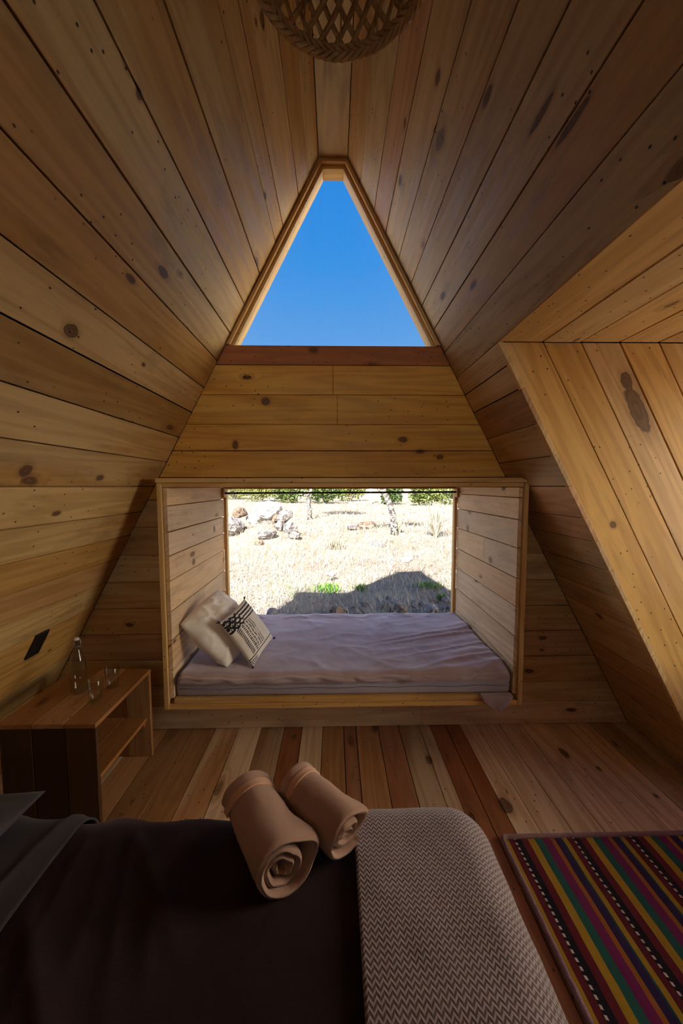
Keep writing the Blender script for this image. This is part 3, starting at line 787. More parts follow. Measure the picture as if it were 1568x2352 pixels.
# ------------------------------------------------------------------ rug
def rug():
    t = T('woven_rug'); u, v, _ = t.uv()
    wv = t.noise(t.xyz(u*60.0, v*3.0, 0.0), 1.0, 2.0)
    wob = (t.noise(t.xyz(v*9.0, u*4.0, 1.0), 1.0, 2.0)-.5)*.006
    x = ((u + wob - .047)/.250)
    k = x.fract()
    seq = [(.0, (.006, .004, .006)), (.122, (.10, .006, .012)), (.235, (.30, .175, .012)), (.355, (.012, .075, .055)), (.48, (.13, .008, .062)),
           (.62, (.26, .085, .012)), (.69, (.020, .008, .045)), (.80, (.012, .05, .045)), (.825, (.28, .165, .012)), (.905, (.085, .006, .010))]
    c = None
    n = t.n('ShaderNodeValToRGB'); n.color_ramp.interpolation = 'CONSTANT'
    els = n.color_ramp.elements
    els[0].position = 0; els[0].color = (*seq[0][1], 1)
    els[1].position = seq[1][0]; els[1].color = (*seq[1][1], 1)
    for p, col in seq[2:]:
        e_ = els.new(p); e_.color = (*col, 1)
    t.nt.links.new(k.k, n.inputs[0]); c = E(t, n.outputs[0])
    # white dashes on the edge of each black stripe
    kk = (k - .022).abs().lt(.016)
    ds = ((v + u*.25)/.021).fract()
    dash = kk*ds.lt(.5)*x.gt(-.5)
    c = t.mix(dash*.9, c, (.50, .42, .40))
    fine = t.noise(t.xyz(u*900.0, v*260.0, 0.0), 1.0, 2.0)
    c = t.scale(c, .95+fine*.9+wv*.5)
    return t.bsdf(c, .95, t.bump(fine+wv*.4, .7, .004), Sheen_Weight=.15, Specular_IOR_Level=.1)
rg = thing('rug', 'striped woven rug in yellow, red, green and black on the floorboards', 'rug', (1.2, .5, 0))
rx0, rx1, ry0, ry1 = .712, 1.70, -.42, 1.450
mb = MB()
mb.grid(lambda a, b: (rx0+(rx1-rx0)*a, ry0+(ry1-ry0)*b, .011+.0022*fbm(a*5, b*8, 1)), 60, 90, uvfn=lambda a, b: ((rx1-rx0)*a, (ry1-ry0)*b))
fit(mb.build('woven_field', [rug()], smooth=True, solid=.006), rg)
BORD = fabric('pink_binding', (.34, .19, .20), (.40, .24, .25), 260, sheen=.3, bumpk=.9, bd=.004)
mb = MB()
pts = []
def seg(a, b, n): return [(a[0]+(b[0]-a[0])*i/n, a[1]+(b[1]-a[1])*i/n) for i in range(n)]
path = seg((rx0, ry0), (rx0, ry1-.012), 60) + seg((rx0, ry1-.012), (rx0+.012, ry1), 3) + seg((rx0+.012, ry1), (rx1, ry1), 50) + [(rx1, ry1)]
mb.tube([(x+.002*mnoise.noise(V3((i*.4, 0, 0))), y+.0025*mnoise.noise(V3((0, i*.4, 0))), .0115) for i, (x, y) in enumerate(path)], [.0098+.0010*mnoise.noise(V3((i*.9, 2, 0))) for i in range(len(path))], 10)
fit(mb.build('bound_edge', [BORD], smooth=True), rg)

# ------------------------------------------------------------------ bedside table
tx0, tx1, ty0, ty1, tz = -1.445, -1.022, 1.517, 1.993, .50
tb = thing('bedside_table', 'low pine bedside table with open shelf, standing under the sloping wall', 'bedside table', (-1.23, 1.755, 0))
mb = MB()
planks(mb, [[(ty0, tx0), (ty1, tx0), (ty1, tx1), (ty0, tx1)]], [tx0, tx0+.15, tx0+.285, tx1], (0, 0, tz), (0, 1, 0), (1, 0, 0), (0, 0, 1), th=.022, gap=.003, seed=61, backing=0)
fit(mb.build('table_top', [NIGHT], bevel=.0015), tb)
for (ya, yb, nrm) in ((ty0+.001, ty0+.022, 1), (ty1-.022, ty1-.001, 1)):
    mb = MB()
    planks(mb, [[(0.0, tx0+.01), (tz-.0235, tx0+.01), (tz-.0235, tx1-.002), (0.0, tx1-.002)]], [tx0+.01, tx0+.15, tx0+.29, tx1-.002], (0, ya, 0), (0, 0, 1), (1, 0, 0), (0, -1, 0), th=.021, gap=.003, seed=62, backing=0)
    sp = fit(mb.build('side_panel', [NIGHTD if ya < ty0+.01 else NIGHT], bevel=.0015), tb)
    if ya < ty0+.01: sp['label'] = 'dark end panel with shade put into its colour'
mb = MB()
planks(mb, [[(ty0+.024, tx0+.02), (ty1-.024, tx0+.02), (ty1-.024, tx1-.02), (ty0+.024, tx1-.02)]], [tx0+.02, tx0+.16, tx0+.28, tx1-.02], (0, 0, .232), (0, 1, 0), (1, 0, 0), (0, 0, 1), th=.02, gap=.003, seed=63, backing=0)
fit(mb.build('shelf', [NIGHT], bevel=.0015), tb)
for (ya, yb) in ((ty0+.0235, ty0+.043), (ty1-.043, ty1-.0235)):
    mb = MB(); mb.box((tx0+.03, ya, .182), (tx1-.03, yb, .211), 0); fit(mb.build('cleat', [NIGHT], bevel=.0015), tb)

# bottle and tumblers
def profile_closed(pts_out, wall):
    return pts_out
bt = thing('glass_bottle', 'clear swing-top water bottle standing on the bedside table', 'bottle', (-1.262, 1.768, tz))
po = [(.001, .0), (.033, .0), (.037, .004), (.0375, .10), (.036, .13), (.030, .165), (.021, .20), (.0150, .225), (.0135, .245), (.0150, .250), (.0150, .258), (.0125, .260)]
pi = [(.0105, .258), (.0105, .240), (.012, .222), (.018, .198), (.027, .163), (.033, .13), (.0345, .10), (.034, .010), (.020, .012), (.001, .014)]
mb = MB(); mb.lathe(po+pi, (0, 0, 0), 36)
o = mb.build('bottle_body', [GLASS], smooth=True); o.parent = bt
mb = MB(); mb.lathe([(.0005, .274), (.010, .274), (.0125, .270), (.0125, .262), (.0095, .2605), (.0005, .2605)], (0, 0, 0), 24)
PORC = flat('white_porcelain', (.62, .50, .50), .3); o = mb.build('stopper', [PORC], smooth=True); o.parent = bt
WIRE = flat('wire', (.45, .45, .46), .35, Metallic=1.0)
mb = MB()
for s in (-1, 1):
    mb.tube([(s*.0165, 0, .222), (s*.0172, .004, .240), (s*.0165, 0, .262), (s*.009, 0, .2765)], .0011, 6)
mb.tube([(.0172*math.cos(a*PI/12), .0172*math.sin(a*PI/12), .233) for a in range(25)], .0011, 6)
mb.tube([(-.009, 0, .2765), (0, 0, .2775), (.009, 0, .2765)], .0011, 6)
o = mb.build('wire_bail', [WIRE], smooth=True); o.parent = bt
def tumbler(x, y, label):
    r0, r1, h = .0275, .0335, .105
    mb = MB(); mb.lathe([(.001, 0), (r0-.003, 0), (r0, .003), (r1, h-.001), (r1-.0012, h), (r1-.0024, h-.001), (r0-.0022, .012), (r0-.008, .009), (.001, .008)], (0, 0, 0), 36)
    o = mb.build('tumbler', [GLASS], smooth=True); o.location = (x, y, tz+.0006)
    tag(o, label, 'glass', 'drinking glasses on the bedside table')
tumbler(-1.128, 1.684, 'straight clear drinking glass in front of the bottle on the bedside table')
tumbler(-1.122, 1.805, 'straight clear drinking glass behind its twin, nearer the window seat')

# plate on the sloping wall
mb = MB()
OL = V3((-TOPX, 0, TOPZ)); VL = V3((-SX, 0, -SZ)); NL = V3((SZ, 0, -SX))
mb.prism([(1.758, s_of(.792)), (1.842, s_of(.792)), (1.842, s_of(.668)), (1.758, s_of(.668))], OL+NL*.009, (0, 1, 0), VL, NL, .0085)
tag(mb.build('wall_plate', [BLACK], bevel=.003), 'small black rectangular plate on the sloping wall above the bedside table', 'wall plate')

# ------------------------------------------------------------------ pendant
LC = V3((.018, .885, 2.70)); RR = .212
pd = thing('pendant_lamp', 'round woven-cane pendant shade hanging from the ridge', 'pendant lamp', (LC.x, LC.y, 2.7))
def cane():
    t = T('cane'); p = t.obj()
    n = t.noise(p, 40.0, 3.0)
    c = t.mix(t.step(n, .3, .7), (.42, .24, .09), (.58, .36, .15))
    return t.bsdf(c, .6, t.bump(t.noise(p, 300.0, 2.0), .3, .002))
CANE = cane()
def shade_r(q): return RR*(1-.02*q) * math.sqrt(max(0, 1-(q*.965)**3.2))
def shade_p(th, q, off=0):
    r = shade_r(q)+off
    return LC + V3((r*math.cos(th), r*math.sin(th), .31*q))
mb = MB()
nst = 30
for fam in (1, -1):
    for k in range(nst):
        t0 = 2*PI*k/nst
        def strip(a, b, fam=fam, t0=t0):
            wd = .0165
            q = a*.97
            th = t0 + fam*a*.80 + (b-.5)*wd/max(.05, shade_r(q))
            return shade_p(th, q, fam*.0012)
        mb.grid(strip, 18, 1)
mb2 = mb
fit(mb2.build('woven_shade', [CANE], smooth=True, solid=.0016), pd)
mb = MB()
for k in range(13):
    t0 = 2*PI*k/13+.1
    mb.tube([shade_p(t0, q/14*.97, -.003) for q in range(15)], .0028, 6)
for q in (.62, .92):
    mb.tube([shade_p(2*PI*a/60, q, -.003) for a in range(61)], .003, 6, cap=False)
fit(mb.build('shade_ribs', [CANE], smooth=True), pd)
mb = MB()
nb = 40
for lay, rr_, zz_ in ((0, RR+.002, -.004), (1, RR-.003, .010)):
    for ph in (0, 1, 2):
        pts = []
        for a in range(481):
            th = 2*PI*a/480; w = (1 if lay == 0 else -1)*th*nb*.5 + ph*2*PI/3
            pts.append(LC + V3(((rr_+.0055*math.cos(w))*math.cos(th), (rr_+.0055*math.cos(w))*math.sin(th), .0065*math.sin(w)+zz_)))
        mb.tube(pts, .0056, 6, cap=False)
fit(mb.build('braided_rim', [CANE], smooth=True), pd)
mb = MB(); mb.tube([LC+V3((0, 0, .30)), V3((LC.x*.3, LC.y, TOPZ-.001))], .004, 8); fit(mb.build('cord', [CORD], smooth=True), pd)
mb = MB(); mb.lathe([(.001, .0), (.022, .0), (.022, .05), (.008, .06), (.001, .06)], LC+V3((0, 0, .24)), 20); sk = fit(mb.build('bulb_socket', [BLACK], smooth=True), pd)
BULB = flat('frosted_bulb', (.6, .57, .52), .4)
mb = MB(); mb.lathe([(.001, -.09), (.012, -.088), (.026, -.075), (.031, -.055), (.026, -.03), (.014, -.008), (.013, 0), (.001, 0)], LC+V3((0, 0, .239)), 20); mb.build('bulb', [BULB], smooth=True, parent=sk)

# ------------------------------------------------------------------ outside
def gz(x, y):
    z = .10 + .013*(y-3) if y > 3 else .10
    z += .10*sst(x, .5, 3.0)*sst(y, 3.6, 5.5)*(1-sst(y, 9, 16))
    z += .42*math.exp(-((x+1.75)/.95)**2-((y-8.8)/1.1)**2)
    z += .16*math.exp(-((x-.75)/1.5)**2-((y-9.6)/1.3)**2)
    z += 2.7*sst(x, 4.3, 6.2)*sst(y, 2.7, 4.2)*(1-sst(y, 10.5, 12.5))  # earth bank added out of view, keeps east cloud light off visible ground
    n = .035*fbm(x*.9, y*.9, 0) + .018*mnoise.noise(V3((x*4, y*4, 2))) + .012*mnoise.noise(V3((x*9, y*9, 2)))
    if y < 2.6 or abs(x) < 2.5 and y < 2.6: n *= .3
    return z + n - (.35 if y < 2.55 else .35*(1-sst(y, 2.55, 3.4)))
def ground_mat():
    t = T('dry_ground'); p = t.obj()
    a = t.noise(p, 1.3, 4.0, .6); b = t.noise(p, 14.0, 4.0, .65); c_ = t.noise(p, 90.0, 2.0, .6)
    c = t.mix(t.step(a, .35, .68), (.27, .225, .18), (.32, .285, .235))
    c = t.mix(t.step(b, .52, .72)*.6, c, (.17, .125, .095))
    c = t.mix(t.step(t.noise(p, 2.7, 3.0), .55, .75)*.3, c, (.17, .19, .09))
    c = t.scale(c, .75+c_*.5)
    return t.bsdf(c, .95, t.bump(c_+b, .8, .03), Specular_IOR_Level=.05)
mb = MB()
xs = [-40, -25, -16, -11, -8]+[-6+.16*i for i in range(82)]+[7.4, 9, 12, 17, 26, 40]
ys = [-14, -9, -6, -4, -3, -2, -1, 0, 1, 2, 2.5]+[2.8+.14*i for i in range(70)]+[13, 14, 15.5, 17, 19, 22, 26, 31, 38, 48, 62, 80]
b0 = len(mb.v)
for x in xs:
    for y in ys: mb.v.append(V3((x, y, gz(x, y))))
for i in range(len(xs)-1):
    for j in range(len(ys)-1):
        n = len(ys); mb.face([i*n+j, (i+1)*n+j, (i+1)*n+j+1, i*n+j+1])
struct(mb.build('ground', [ground_mat()], smooth=True), 'dry sunlit ground sloping gently up beyond the window', 'ground')

mb = MB(); mb.box((2.62, -3.2, -.35), (6.6, 2.45, -.06), 0)  # added out-of-view slab, bounces sunlight up to the dormer soffit
struct(mb.build('floor_bounce_terrace', [flat('pale_bounce_stone', (.60, .58, .55), .8, 12.0, .1)]), 'pale stone terrace added outside the dormer window to bounce sunlight in', 'terrace')

def tinted(name, cols, rough=.8, trans=.0):
    t = T(name); r1, r2, r3 = t.sep(t.attr('tint'))
    n = t.n('ShaderNodeValToRGB'); els = n.color_ramp.elements
    els[0].position = 0; els[0].color = (*cols[0], 1); els[1].position = 1; els[1].color = (*cols[-1], 1)
    for i, c in enumerate(cols[1:-1]): els.new((i+1)/(len(cols)-1)).color = (*c, 1)
    t.nt.links.new(r1.k, n.inputs[0])
    c = t.scale(E(t, n.outputs[0]), .8+r2*.4)
    kw = dict(Specular_IOR_Level=.15)
    return t.bsdf(c, rough, None, **kw)
STRAW = tinted('straw', [(.17, .115, .085), (.30, .25, .205), (.37, .335, .295), (.33, .31, .23), (.22, .25, .11)])
GREENS = tinted('leaves', [(.02, .04, .012), (.05, .085, .022), (.11, .14, .04), (.20, .20, .06)])
LUSH = tinted('fresh_leaves', [(.06, .15, .02), (.11, .24, .035), (.18, .30, .06)])
def bark():
    t = T('pale_bark'); p = t.obj()
    c = t.mix(t.step(t.noise(p, 14.0, 4.0, .65), .44, .6), (.04, .03, .027), (.30, .28, .27))
    return t.bsdf(c, .9, t.bump(t.noise(p, 40.0, 3.0), .8, .02))
BARK = bark()
def stone(name, a, b_, dark):
    t = T(name); p = t.obj()
    n = t.noise(p, 5.0, 5.0, .65)
    c = t.mix(t.step(n, .35, .65), a, b_)
    c = t.mix(t.step(t.noise(p, 8.0, 4.0, .7, .8), .50, .60)*.85, c, dark)
    c = t.scale(c, .55 + t.noise(p, 30.0, 3.0)*.8)
    return t.bsdf(c, .9, t.bump(t.noise(p, 26.0, 4.0, .7), .8, .02), Specular_IOR_Level=.2)
ST = [stone('grey_stone', (.16, .145, .15), (.22, .20, .20), (.05, .043, .043)), stone('brown_stone', (.14, .095, .07), (.19, .14, .11), (.045, .03, .022)),
      stone('pale_stone', (.36, .34, .34), (.42, .40, .40), (.16, .145, .14))]

rg_ = random.Random(99)
# straw litter and stubble, nobody could count it
mb = MB()
def blade(mb, x, y, ln, wd, tilt, az, tint, bend=.3):
    z = gz(x, y)-.004
    b = len(mb.v)
    dx, dy = math.cos(az), math.sin(az); px, py = -dy*wd/2, dx*wd/2
    h = ln*math.sin(tilt); r = ln*math.cos(tilt)
    mb.v += [V3((x-px, y-py, z)), V3((x+px, y+py, z)), V3((x+dx*r*.5+px*.8, y+dy*r*.5+py*.8, z+h*.62)), V3((x+dx*r*.5-px*.8, y+dy*r*.5-py*.8, z+h*.62)), V3((x+dx*r, y+dy*r, z+h*(1-bend*.3)+.004))]
    mb.face([b, b+1, b+2, b+3], None, 0, tint); mb.face([b+3, b+2, b+4], None, 0, tint)
for i in range(42000):
    y = 3.15*(26/3.15)**rg_.random(); x = .1 + rg_.uniform(-.42, .42)*y
    cl = mnoise.noise(V3((x*1.1, y*1.1, 5)))
    gsh = max(0, min(1, .42 + .5*cl + rg_.gauss(0, .16)))
    up_ = rg_.random() < .35+.3*cl
    blade(mb, x, y, rg_.uniform(.06, .20)*(1+.03*y), .0035*(.7+y/5), rg_.uniform(.6, 1.3) if up_ else rg_.uniform(.05, .4), rg_.uniform(0, 2*PI), (gsh, rg_.random(), 0))
tag(mb.build('dry_grass', [STRAW]), 'pale dry grass and straw lying all over the slope outside', 'grass', kind='stuff')

def rock(name, mat, x, y, sx, sy, sz, seed, sink=.25, rot=None, cuts=7, zoff=None):
    bm = bmesh.new(); bmesh.ops.create_icosphere(bm, subdivisions=4, radius=1)
    rr = random.Random(seed)
    planes = []
    for _ in range(cuts):
        v = V3((rr.gauss(0, 1), rr.gauss(0, 1), rr.gauss(0, 1))).normalized(); planes.append((v, rr.uniform(.55, .85)))
    for v in bm.verts:
        for n_, dd in planes:
            q = v.co.dot(n_)
            if q > dd: v.co -= n_*(q-dd)*.92
        v.co += v.co.normalized()*(.16*mnoise.noise(v.co*1.7+V3((seed, 0, 0))) + .10*mnoise.noise(v.co*4.0+V3((0, seed, 0))) + .05*mnoise.noise(v.co*9.0+V3((0, seed, 9))))
        v.co = V3((v.co.x*sx, v.co.y*sy, v.co.z*sz))
    me = bpy.data.meshes.new(name); bm.to_mesh(me); bm.free(); me.materials.append(mat)
    o = bpy.data.objects.new(name, me); COL.objects.link(o)
    zz = gz(x, y) if zoff is None else zoff
    o.location = (x, y, zz + sz*(.75-sink)); o.rotation_euler = (0, 0, rr.uniform(0, 6.28) if rot is None else rot)
    return o
# boulders of the outcrop
def at(px, py, y):
    """where the sight line through a photo pixel meets depth y"""
    c = V3(((px-CXP)/F, (py-CYP)/F, 1)); r = V3((right.dot(c), d.dot(c), up.dot(c))); k = y/r.y
    return EYE + r*k
for (px, py, y, sx, sy, sz, m, lab) in [
    (615, 1168, 9.3, .44, .35, .27, 2, 'large white boulder topping the rocky outcrop on the slope'),
    (653, 1184, 9.0, .20, .22, .22, 0, 'dark-sided grey boulder just below the white one on the outcrop'),
    (553, 1176, 9.1, .20, .2, .14, 1, 'broken brown rock on the far shoulder of the outcrop'),
    (534, 1205, 8.4, .30, .25, .22, 0, 'pale grey boulder with a dark cleft at the window-frame end of the outcrop'),
    (641, 1209, 8.5, .11, .12, .13, 0, 'small upright grey stone in the middle of the outcrop'),
    (667, 1212, 8.5, .17, .18, .17, 0, 'rounded grey boulder at the lower end of the outcrop nearest the tree'),
    (613, 1228, 8.0, .24, .2, .15, 0, 'grey boulder with a dark hollow at the foot of the outcrop'),
    (585, 1190, 9.2, .26, .2, .15, 2, 'straw-covered pale rock on the back of the outcrop, under the large white boulder'),
    (572, 1214, 8.6, .16, .14, .10, 1, 'small brown stone between the cleft boulder and the hollow one on the outcrop'),
    (634, 1190, 9.1, .15, .14, .13, 1, 'brownish rock wedged right under the large white boulder'),
    (678, 1228, 8.2, .13, .12, .10, 0, 'dark broken stone at the lowest end of the outcrop'),
    (597, 1246, 7.7, .12, .1, .07, 1, 'low brown stone in front of the hollow boulder'),
    (739, 1200, 12.5, .10, .1, .09, 2, 'lone pale stone in the grass between the two trees'),
    (945, 1213, 11.0, .22, .16, .09, 2, 'flat whitish stone in the grass beyond the leaning tree'),
    (845, 1205, 10.2, .35, .22, .12, 1, 'low brownish rock half sunk in the low mound'),
    (808, 1208, 9.8, .14, .14, .10, 0, 'small greyish rock beside the low brownish one on the mound'),
    (760, 1318, 5.3, .07, .06, .05, 2, 'small white stone lying in sunlit straw above the shadow'),
    (930, 1285, 6.4, .16, .11, .05, 2, 'flat pale stone in the straw just beyond the cabin shadow'),
    (866, 1250, 8.0, .26, .18, .08, 0, 'flat greyish slab at the foot of the low mound')]:
    p = at(px, py, y)
    o = rock('boulder' if max(sx, sz) > .15 else 'stone', ST[m], p.x, y, sx, sy, sz, int(px*7+py), zoff=p.z-sz*.5, sink=.4)
    tag(o, lab, 'rock', 'boulders on the slope outside')
# stones heaped under the window
seedk = 0
spots = []
for k in range(200):
    if len(spots) >= 46: break
    y = rg_.uniform(3.42, 4.35); x = rg_.uniform(-.78, 1.45); s = rg_.uniform(.045, .095)*(1.0 if y < 3.9 else .75)
    if y > 3.85 and (x < .1 or rg_.random() < .35): continue
    if all((x-a)**2+(y-b)**2 > (s+c)**2*.85 for a, b, c in spots): spots.append((x, y, s))
special = [(.66, 3.62, .075)]
for i, (x, y, s) in enumerate(spots):
    if (x-.66)**2+(y-3.62)**2 < .016: continue
    m = 0 if i % 3 else 1
    o = rock('fieldstone', ST[m], x, y, s*1.15, s, s*.85, 500+i, sink=.15)
    tag(o, 'rough grey-brown fieldstone in the shaded heap below the picture window', 'rock', 'shaded fieldstones heaped below the window')
o = rock('fieldstone', ST[2], .66, 3.62, .075, .065, .06, 777, sink=.05)
tag(o, 'palest bluish stone in the shaded heap below the picture window', 'rock')

# plants
def leafball(mb, c, rad, n, size, rnd, flat_=.8, tmin=0.0, tmax=1.0):
    for _ in range(n):
        v = V3((rnd.gauss(0, 1), rnd.gauss(0, 1), rnd.gauss(0, 1))).normalized()*(rnd.random()**.33)
        p = V3(c) + V3((v.x*rad[0], v.y*rad[1], v.z*rad[2]))
        a = V3((rnd.gauss(0, 1), rnd.gauss(0, 1), rnd.gauss(0, .6))).normalized(); b_ = a.cross(V3((rnd.gauss(0, 1), rnd.gauss(0, 1), rnd.gauss(0, 1)))).normalized()
        s = size*rnd.uniform(.6, 1.3); b = len(mb.v)
        mb.v += [p-a*s, p+b_*s*.38, p+a*s, p-b_*s*.38]
        mb.face([b, b+1, b+2, b+3], None, 0, (tmin+(tmax-tmin)*rnd.random(), .3+.7*(v.z*.5+.5)*0+.7*rnd.random()*.8, 0))
def shrub(x, y, w, h, label, seed, mat=None, tm=(0, 1), n=900, ls=.09):
    rnd = random.Random(seed)
    r = thing('shrub', label, 'shrub', (x, y, gz(x, y)), 'bushes along the far edge of the field')
    mb = MB()
    for _ in range(6):
        leafball(mb, (rnd.uniform(-.5, .5)*w, rnd.uniform(-.3, .3)*w, h*rnd.uniform(.3, .65)), (w*.42, w*.4, h*.38), n//6, ls, rnd, tmin=tm[0], tmax=tm[1])
    o = mb.build('foliage', [mat or GREENS]); o.parent = r
    mb = MB()
    for _ in range(5): mb.tube([(0, 0, -.05), (rnd.uniform(-.2, .2)*w, rnd.uniform(-.2, .2)*w, h*.3), (rnd.uniform(-.4, .4)*w, rnd.uniform(-.3, .3)*w, h*.6)], [.04, .03, .01], 5)
    o = mb.build('stem', [BARK]); o.parent = r
PG = None
for i, (px, y, w, h, tm, lab) in enumerate([
    (540, 30, 2.6, 1.9, (.65, 1), 'light green bush at the frame end of the far row, behind the outcrop'),
    (600, 27, 1.9, 2.0, (.5, 1), 'yellow-green bush showing just above the white boulder'),
    (668, 25, 1.7, 1.7, (.1, .7), 'dark green bush in the far row between outcrop and thin tree'),
    (745, 24, 1.6, 1.7, (.0, .6), 'darkest bush in the far row, behind the thin tree'),
    (805, 27, 1.6, 1.6, (.6, 1), 'pale olive bush in the far row beside the white post'),
    (898, 23, 1.1, 1.6, (.0, .55), 'dark bush in the far row behind the leaning trunk'),
    (962, 22, 1.0, 1.7, (.3, .9), 'broad-leaved bush in the far row past the leaning trunk'),
    (1000, 24, 1.2, 1.8, (.7, 1), 'golden green bush second from the window edge in the far row'),
    (1050, 22, 1.5, 2.0, (.3, .85), 'tall green bush at the window edge of the far row')]):
    p = at(px, 1150, y)
    shrub(p.x, y, w, h, lab, 40+i, tm=tm, n=1500, ls=.12)
def tuft(name, px, py, label, seed, n, ln, mat, wd=.012, grp=None, r=.12):
    # stands where the sight line meets the ground
    y = 3.5
    for _ in range(60):
        p = at(px, py, y)
        if p.z < gz(p.x, y): break
        y += .12
    rnd = random.Random(seed); mb = MB()
    for _ in range(n):
        blade(mb, p.x+rnd.gauss(0, r), y+rnd.gauss(0, r*.7), ln*rnd.uniform(.5, 1.2), wd*rnd.uniform(.6, 1.3), rnd.uniform(.7, 1.45), rnd.uniform(0, 6.28), (rnd.random(), rnd.random(), 0))
    return tag(mb.build(name, [mat]), label, 'plant', grp)
tuft('weed', 752, 1362, 'bright green weed clump at the sunny edge of the cabin shadow', 1, 260, .12, LUSH, .018, r=.07)
tuft('weed', 828, 1360, 'smaller green weed beside the bright clump in the shadow', 2, 110, .11, LUSH, .014, r=.04)
tuft('weed', 985, 1352, 'wide green grassy weed deep in the cabin shadow', 3, 260, .11, LUSH, .010, r=.07)
tuft('weed', 1012, 1382, 'small green weed near the heap of stones in the shadow', 4, 120, .09, LUSH, .010, r=.03)
tuft('grass_tuft', 770, 1262, 'yellow-green grass tuft standing in the open straw', 5, 300, .22, STRAW, .012, r=.08)
def drybush(px, py, y, h, w, label, seed):
    p = at(px, py, y); rnd = random.Random(seed); mb = MB()
    for _ in range(70):
        a = rnd.uniform(0, 6.28); t_ = rnd.random()*w
        q = [(p.x, y, gz(p.x, y)-.02), (p.x+math.cos(a)*t_*.4, y+math.sin(a)*t_*.4, gz(p.x, y)+h*.5*rnd.uniform(.7, 1.1)), (p.x+math.cos(a)*t_, y+math.sin(a)*t_, gz(p.x, y)+h*rnd.uniform(.7, 1.1))]
        mb.tube(q, [.010, .007, .003], 4, tint=(rnd.uniform(.2, .9), rnd.random(), 0), cap=False)
    return tag(mb.build('dry_bush', [STRAW]), label, 'shrub')
drybush(1000, 1240, 8.6, .85, .6, 'leafless straw-coloured bush near the side of the picture window', 6)
drybush(916, 1238, 9.2, .28, .2, 'low dark twiggy bush at the foot of the leaning tree', 7)

def tree(px, py, y, pts, rad, label, seed, crown, forks):
    p = at(px, py, y); z = gz(p.x, y)
    r = thing('tree', label, 'tree', (p.x, y, z), 'small bare-trunked trees on the slope')
    mb = MB(); mb.tube([V3(q) for q in pts], rad, 10)
    tk = mb.build('trunk', [BARK], smooth=True); tk.parent = r
    for f, fr in forks:
        mb = MB(); mb.tube([V3(q) for q in f], fr, 8); mb.build('branch', [BARK], smooth=True, parent=tk)
    mb = MB(); rnd = random.Random(seed)
    for c, rd, n in crown: leafball(mb, c, rd, n, .07, rnd, tmin=.1, tmax=.8)
    o = mb.build('crown', [GREENS]); o.parent = r
tree(906, 1236, 9.0, [(0, 0, -.1), (-.02, 0, .25), (-.05, 0, .5), (-.14, 0, .78), (-.24, .0, .98), (-.30, .02, 1.08)], [.10, .085, .075, .07, .065, .055],
     'leaning pale-barked tree with a forked trunk, seen through the wide window', 3,
     [((-.1, .3, 2.3), (.7, .6, .5), 900), ((-.7, .2, 2.0), (.5, .5, .4), 500)],
     [([(-.28, .01, 1.04), (-.40, 0, 1.12), (-.48, 0, 1.28), (-.6, 0, 1.9)], [.05, .04, .035, .02]), ([(-.28, .01, 1.04), (-.22, .02, 1.2), (-.15, .03, 1.4), (-.05, .1, 2.1)], [.05, .045, .04, .02])])
tree(710, 1190, 14.0, [(0, 0, -.1), (.02, 0, .3), (-.02, 0, .55), (.0, 0, .75), (-.08, 0, .9), (.06, .02, 1.1), (.12, .02, 1.5), (.1, 0, 2.3)], [.10, .09, .08, .09, .07, .06, .05, .03],
     'thin twisted tree standing farther off, beside the patch of shade', 4,
     [((.3, .2, 2.7), (1.0, .9, .55), 1300), ((1.0, .2, 2.4), (.6, .5, .4), 600)],
     [([(-.05, 0, .88), (-.16, 0, 1.0), (-.2, 0, 1.3), (-.5, 0, 2.1)], [.05, .04, .03, .02])])
p = at(851, 1148, 24)
mb = MB(); mb.tube([(p.x, 24, gz(p.x, 24)-.1), (p.x, 24, gz(p.x, 24)+2.2)], .11, 10)
tag(mb.build('post', [flat('white_paint', (.75, .73, .72), .6)], smooth=True), 'white upright post at the far edge of the field', 'post')

# ------------------------------------------------------------------ light
sun = bpy.data.lights.new('sun', 'SUN'); sun.energy = 26.0; sun.angle = math.radians(.53); sun.color = (1.0, .95, .87)
so = bpy.data.objects.new('sun', sun); COL.objects.link(so)
SUN_DIR = V3((.36, 1.03, -1.0)).normalized()           # the way the light travels
so.rotation_euler = SUN_DIR.to_track_quat('-Z', 'Y').to_euler()
so.location = (-6, -12, 14)

wd = bpy.data.worlds.new('sky'); scene.world = wd; wd.use_nodes = True
nt = wd.node_tree; nt.nodes.clear()
class TW(T):
    def __init__(s): s.nt = nt
w = TW()
tc = E(w, w.n('ShaderNodeTexCoord').outputs['Generated'])
x_, y_, z_ = w.sep(tc)
ramp = w.n('ShaderNodeValToRGB'); els = ramp.color_ramp.elements
els[0].position = 0.0; els[0].color = (.42, .62, .92, 1); els[1].position = 1; els[1].color = (.012, .17, .62, 1)
for p_, c_ in ((.33, (.145, .405, .875)), (.50, (.05, .32, .86)), (.66, (.018, .262, .83))): els.new(p_).color = (*c_, 1)
w.nt.links.new(z_.k, ramp.inputs[0])
sky = E(w, ramp.outputs[0])
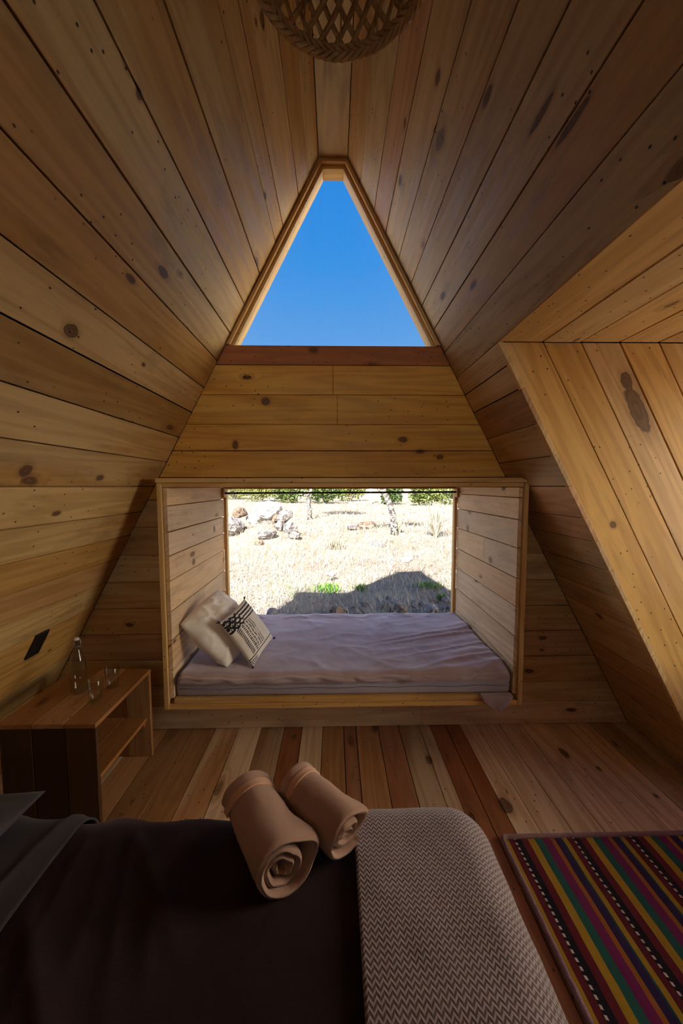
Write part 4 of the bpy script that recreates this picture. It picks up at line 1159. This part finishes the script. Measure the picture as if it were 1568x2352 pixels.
# unseen cloud added to light the room: east bank, flanks, haze towards the sun
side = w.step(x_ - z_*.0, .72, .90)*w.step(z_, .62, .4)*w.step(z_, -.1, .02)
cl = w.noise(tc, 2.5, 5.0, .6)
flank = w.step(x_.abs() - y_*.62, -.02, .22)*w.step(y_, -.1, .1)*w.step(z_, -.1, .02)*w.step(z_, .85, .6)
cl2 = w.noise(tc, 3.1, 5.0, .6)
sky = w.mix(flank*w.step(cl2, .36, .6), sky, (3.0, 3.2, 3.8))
haze_fill = w.step(y_, -.5, -.9)*w.step(z_, .6, .3)*w.step(z_, -.1, .02)
sky = w.mix(haze_fill*.8, sky, (12.0, 10.7, 8.8))
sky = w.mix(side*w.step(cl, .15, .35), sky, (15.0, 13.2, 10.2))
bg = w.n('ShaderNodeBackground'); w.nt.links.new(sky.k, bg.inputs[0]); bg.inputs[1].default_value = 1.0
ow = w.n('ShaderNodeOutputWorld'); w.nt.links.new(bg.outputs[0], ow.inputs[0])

# portals guide the sampling of daylight through the three windows
def portal(loc, rot, sx, sy):
    l = bpy.data.lights.new('daylight_portal', 'AREA'); l.shape = 'RECTANGLE'; l.size = sx; l.size_y = sy; l.cycles.is_portal = True
    o = bpy.data.objects.new('daylight_portal', l); COL.objects.link(o); o.location = loc; o.rotation_euler = rot
portal((.06, NYB+.04, .94), (-PI/2, 0, 0), 2.0, 1.2)
portal((0, YW+.06, 2.83), (-PI/2, 0, 0), 1.2, 1.0)
portal((0, Y0-.06, 2.65), (PI/2, 0, 0), 1.7, 1.4)
portal((XO+.05, (WY0+WY1)/2, (WS+WT)/2), (0, PI/2, 0), WT-WS, WY1-WY0)

vs = scene.view_settings
vs.view_transform = 'Standard'; vs.look = 'None'; vs.exposure = 0.0; vs.gamma = 1.0; vs.use_curve_mapping = False
scene.cycles.use_denoising = True
scene.cycles.use_adaptive_sampling = True; scene.cycles.adaptive_threshold = .07; scene.cycles.adaptive_min_samples = 16
scene.cycles.max_bounces = 8; scene.cycles.diffuse_bounces = 6; scene.cycles.glossy_bounces = 3; scene.cycles.transparent_max_bounces = 16
scene.cycles.sample_clamp_indirect = 8.0
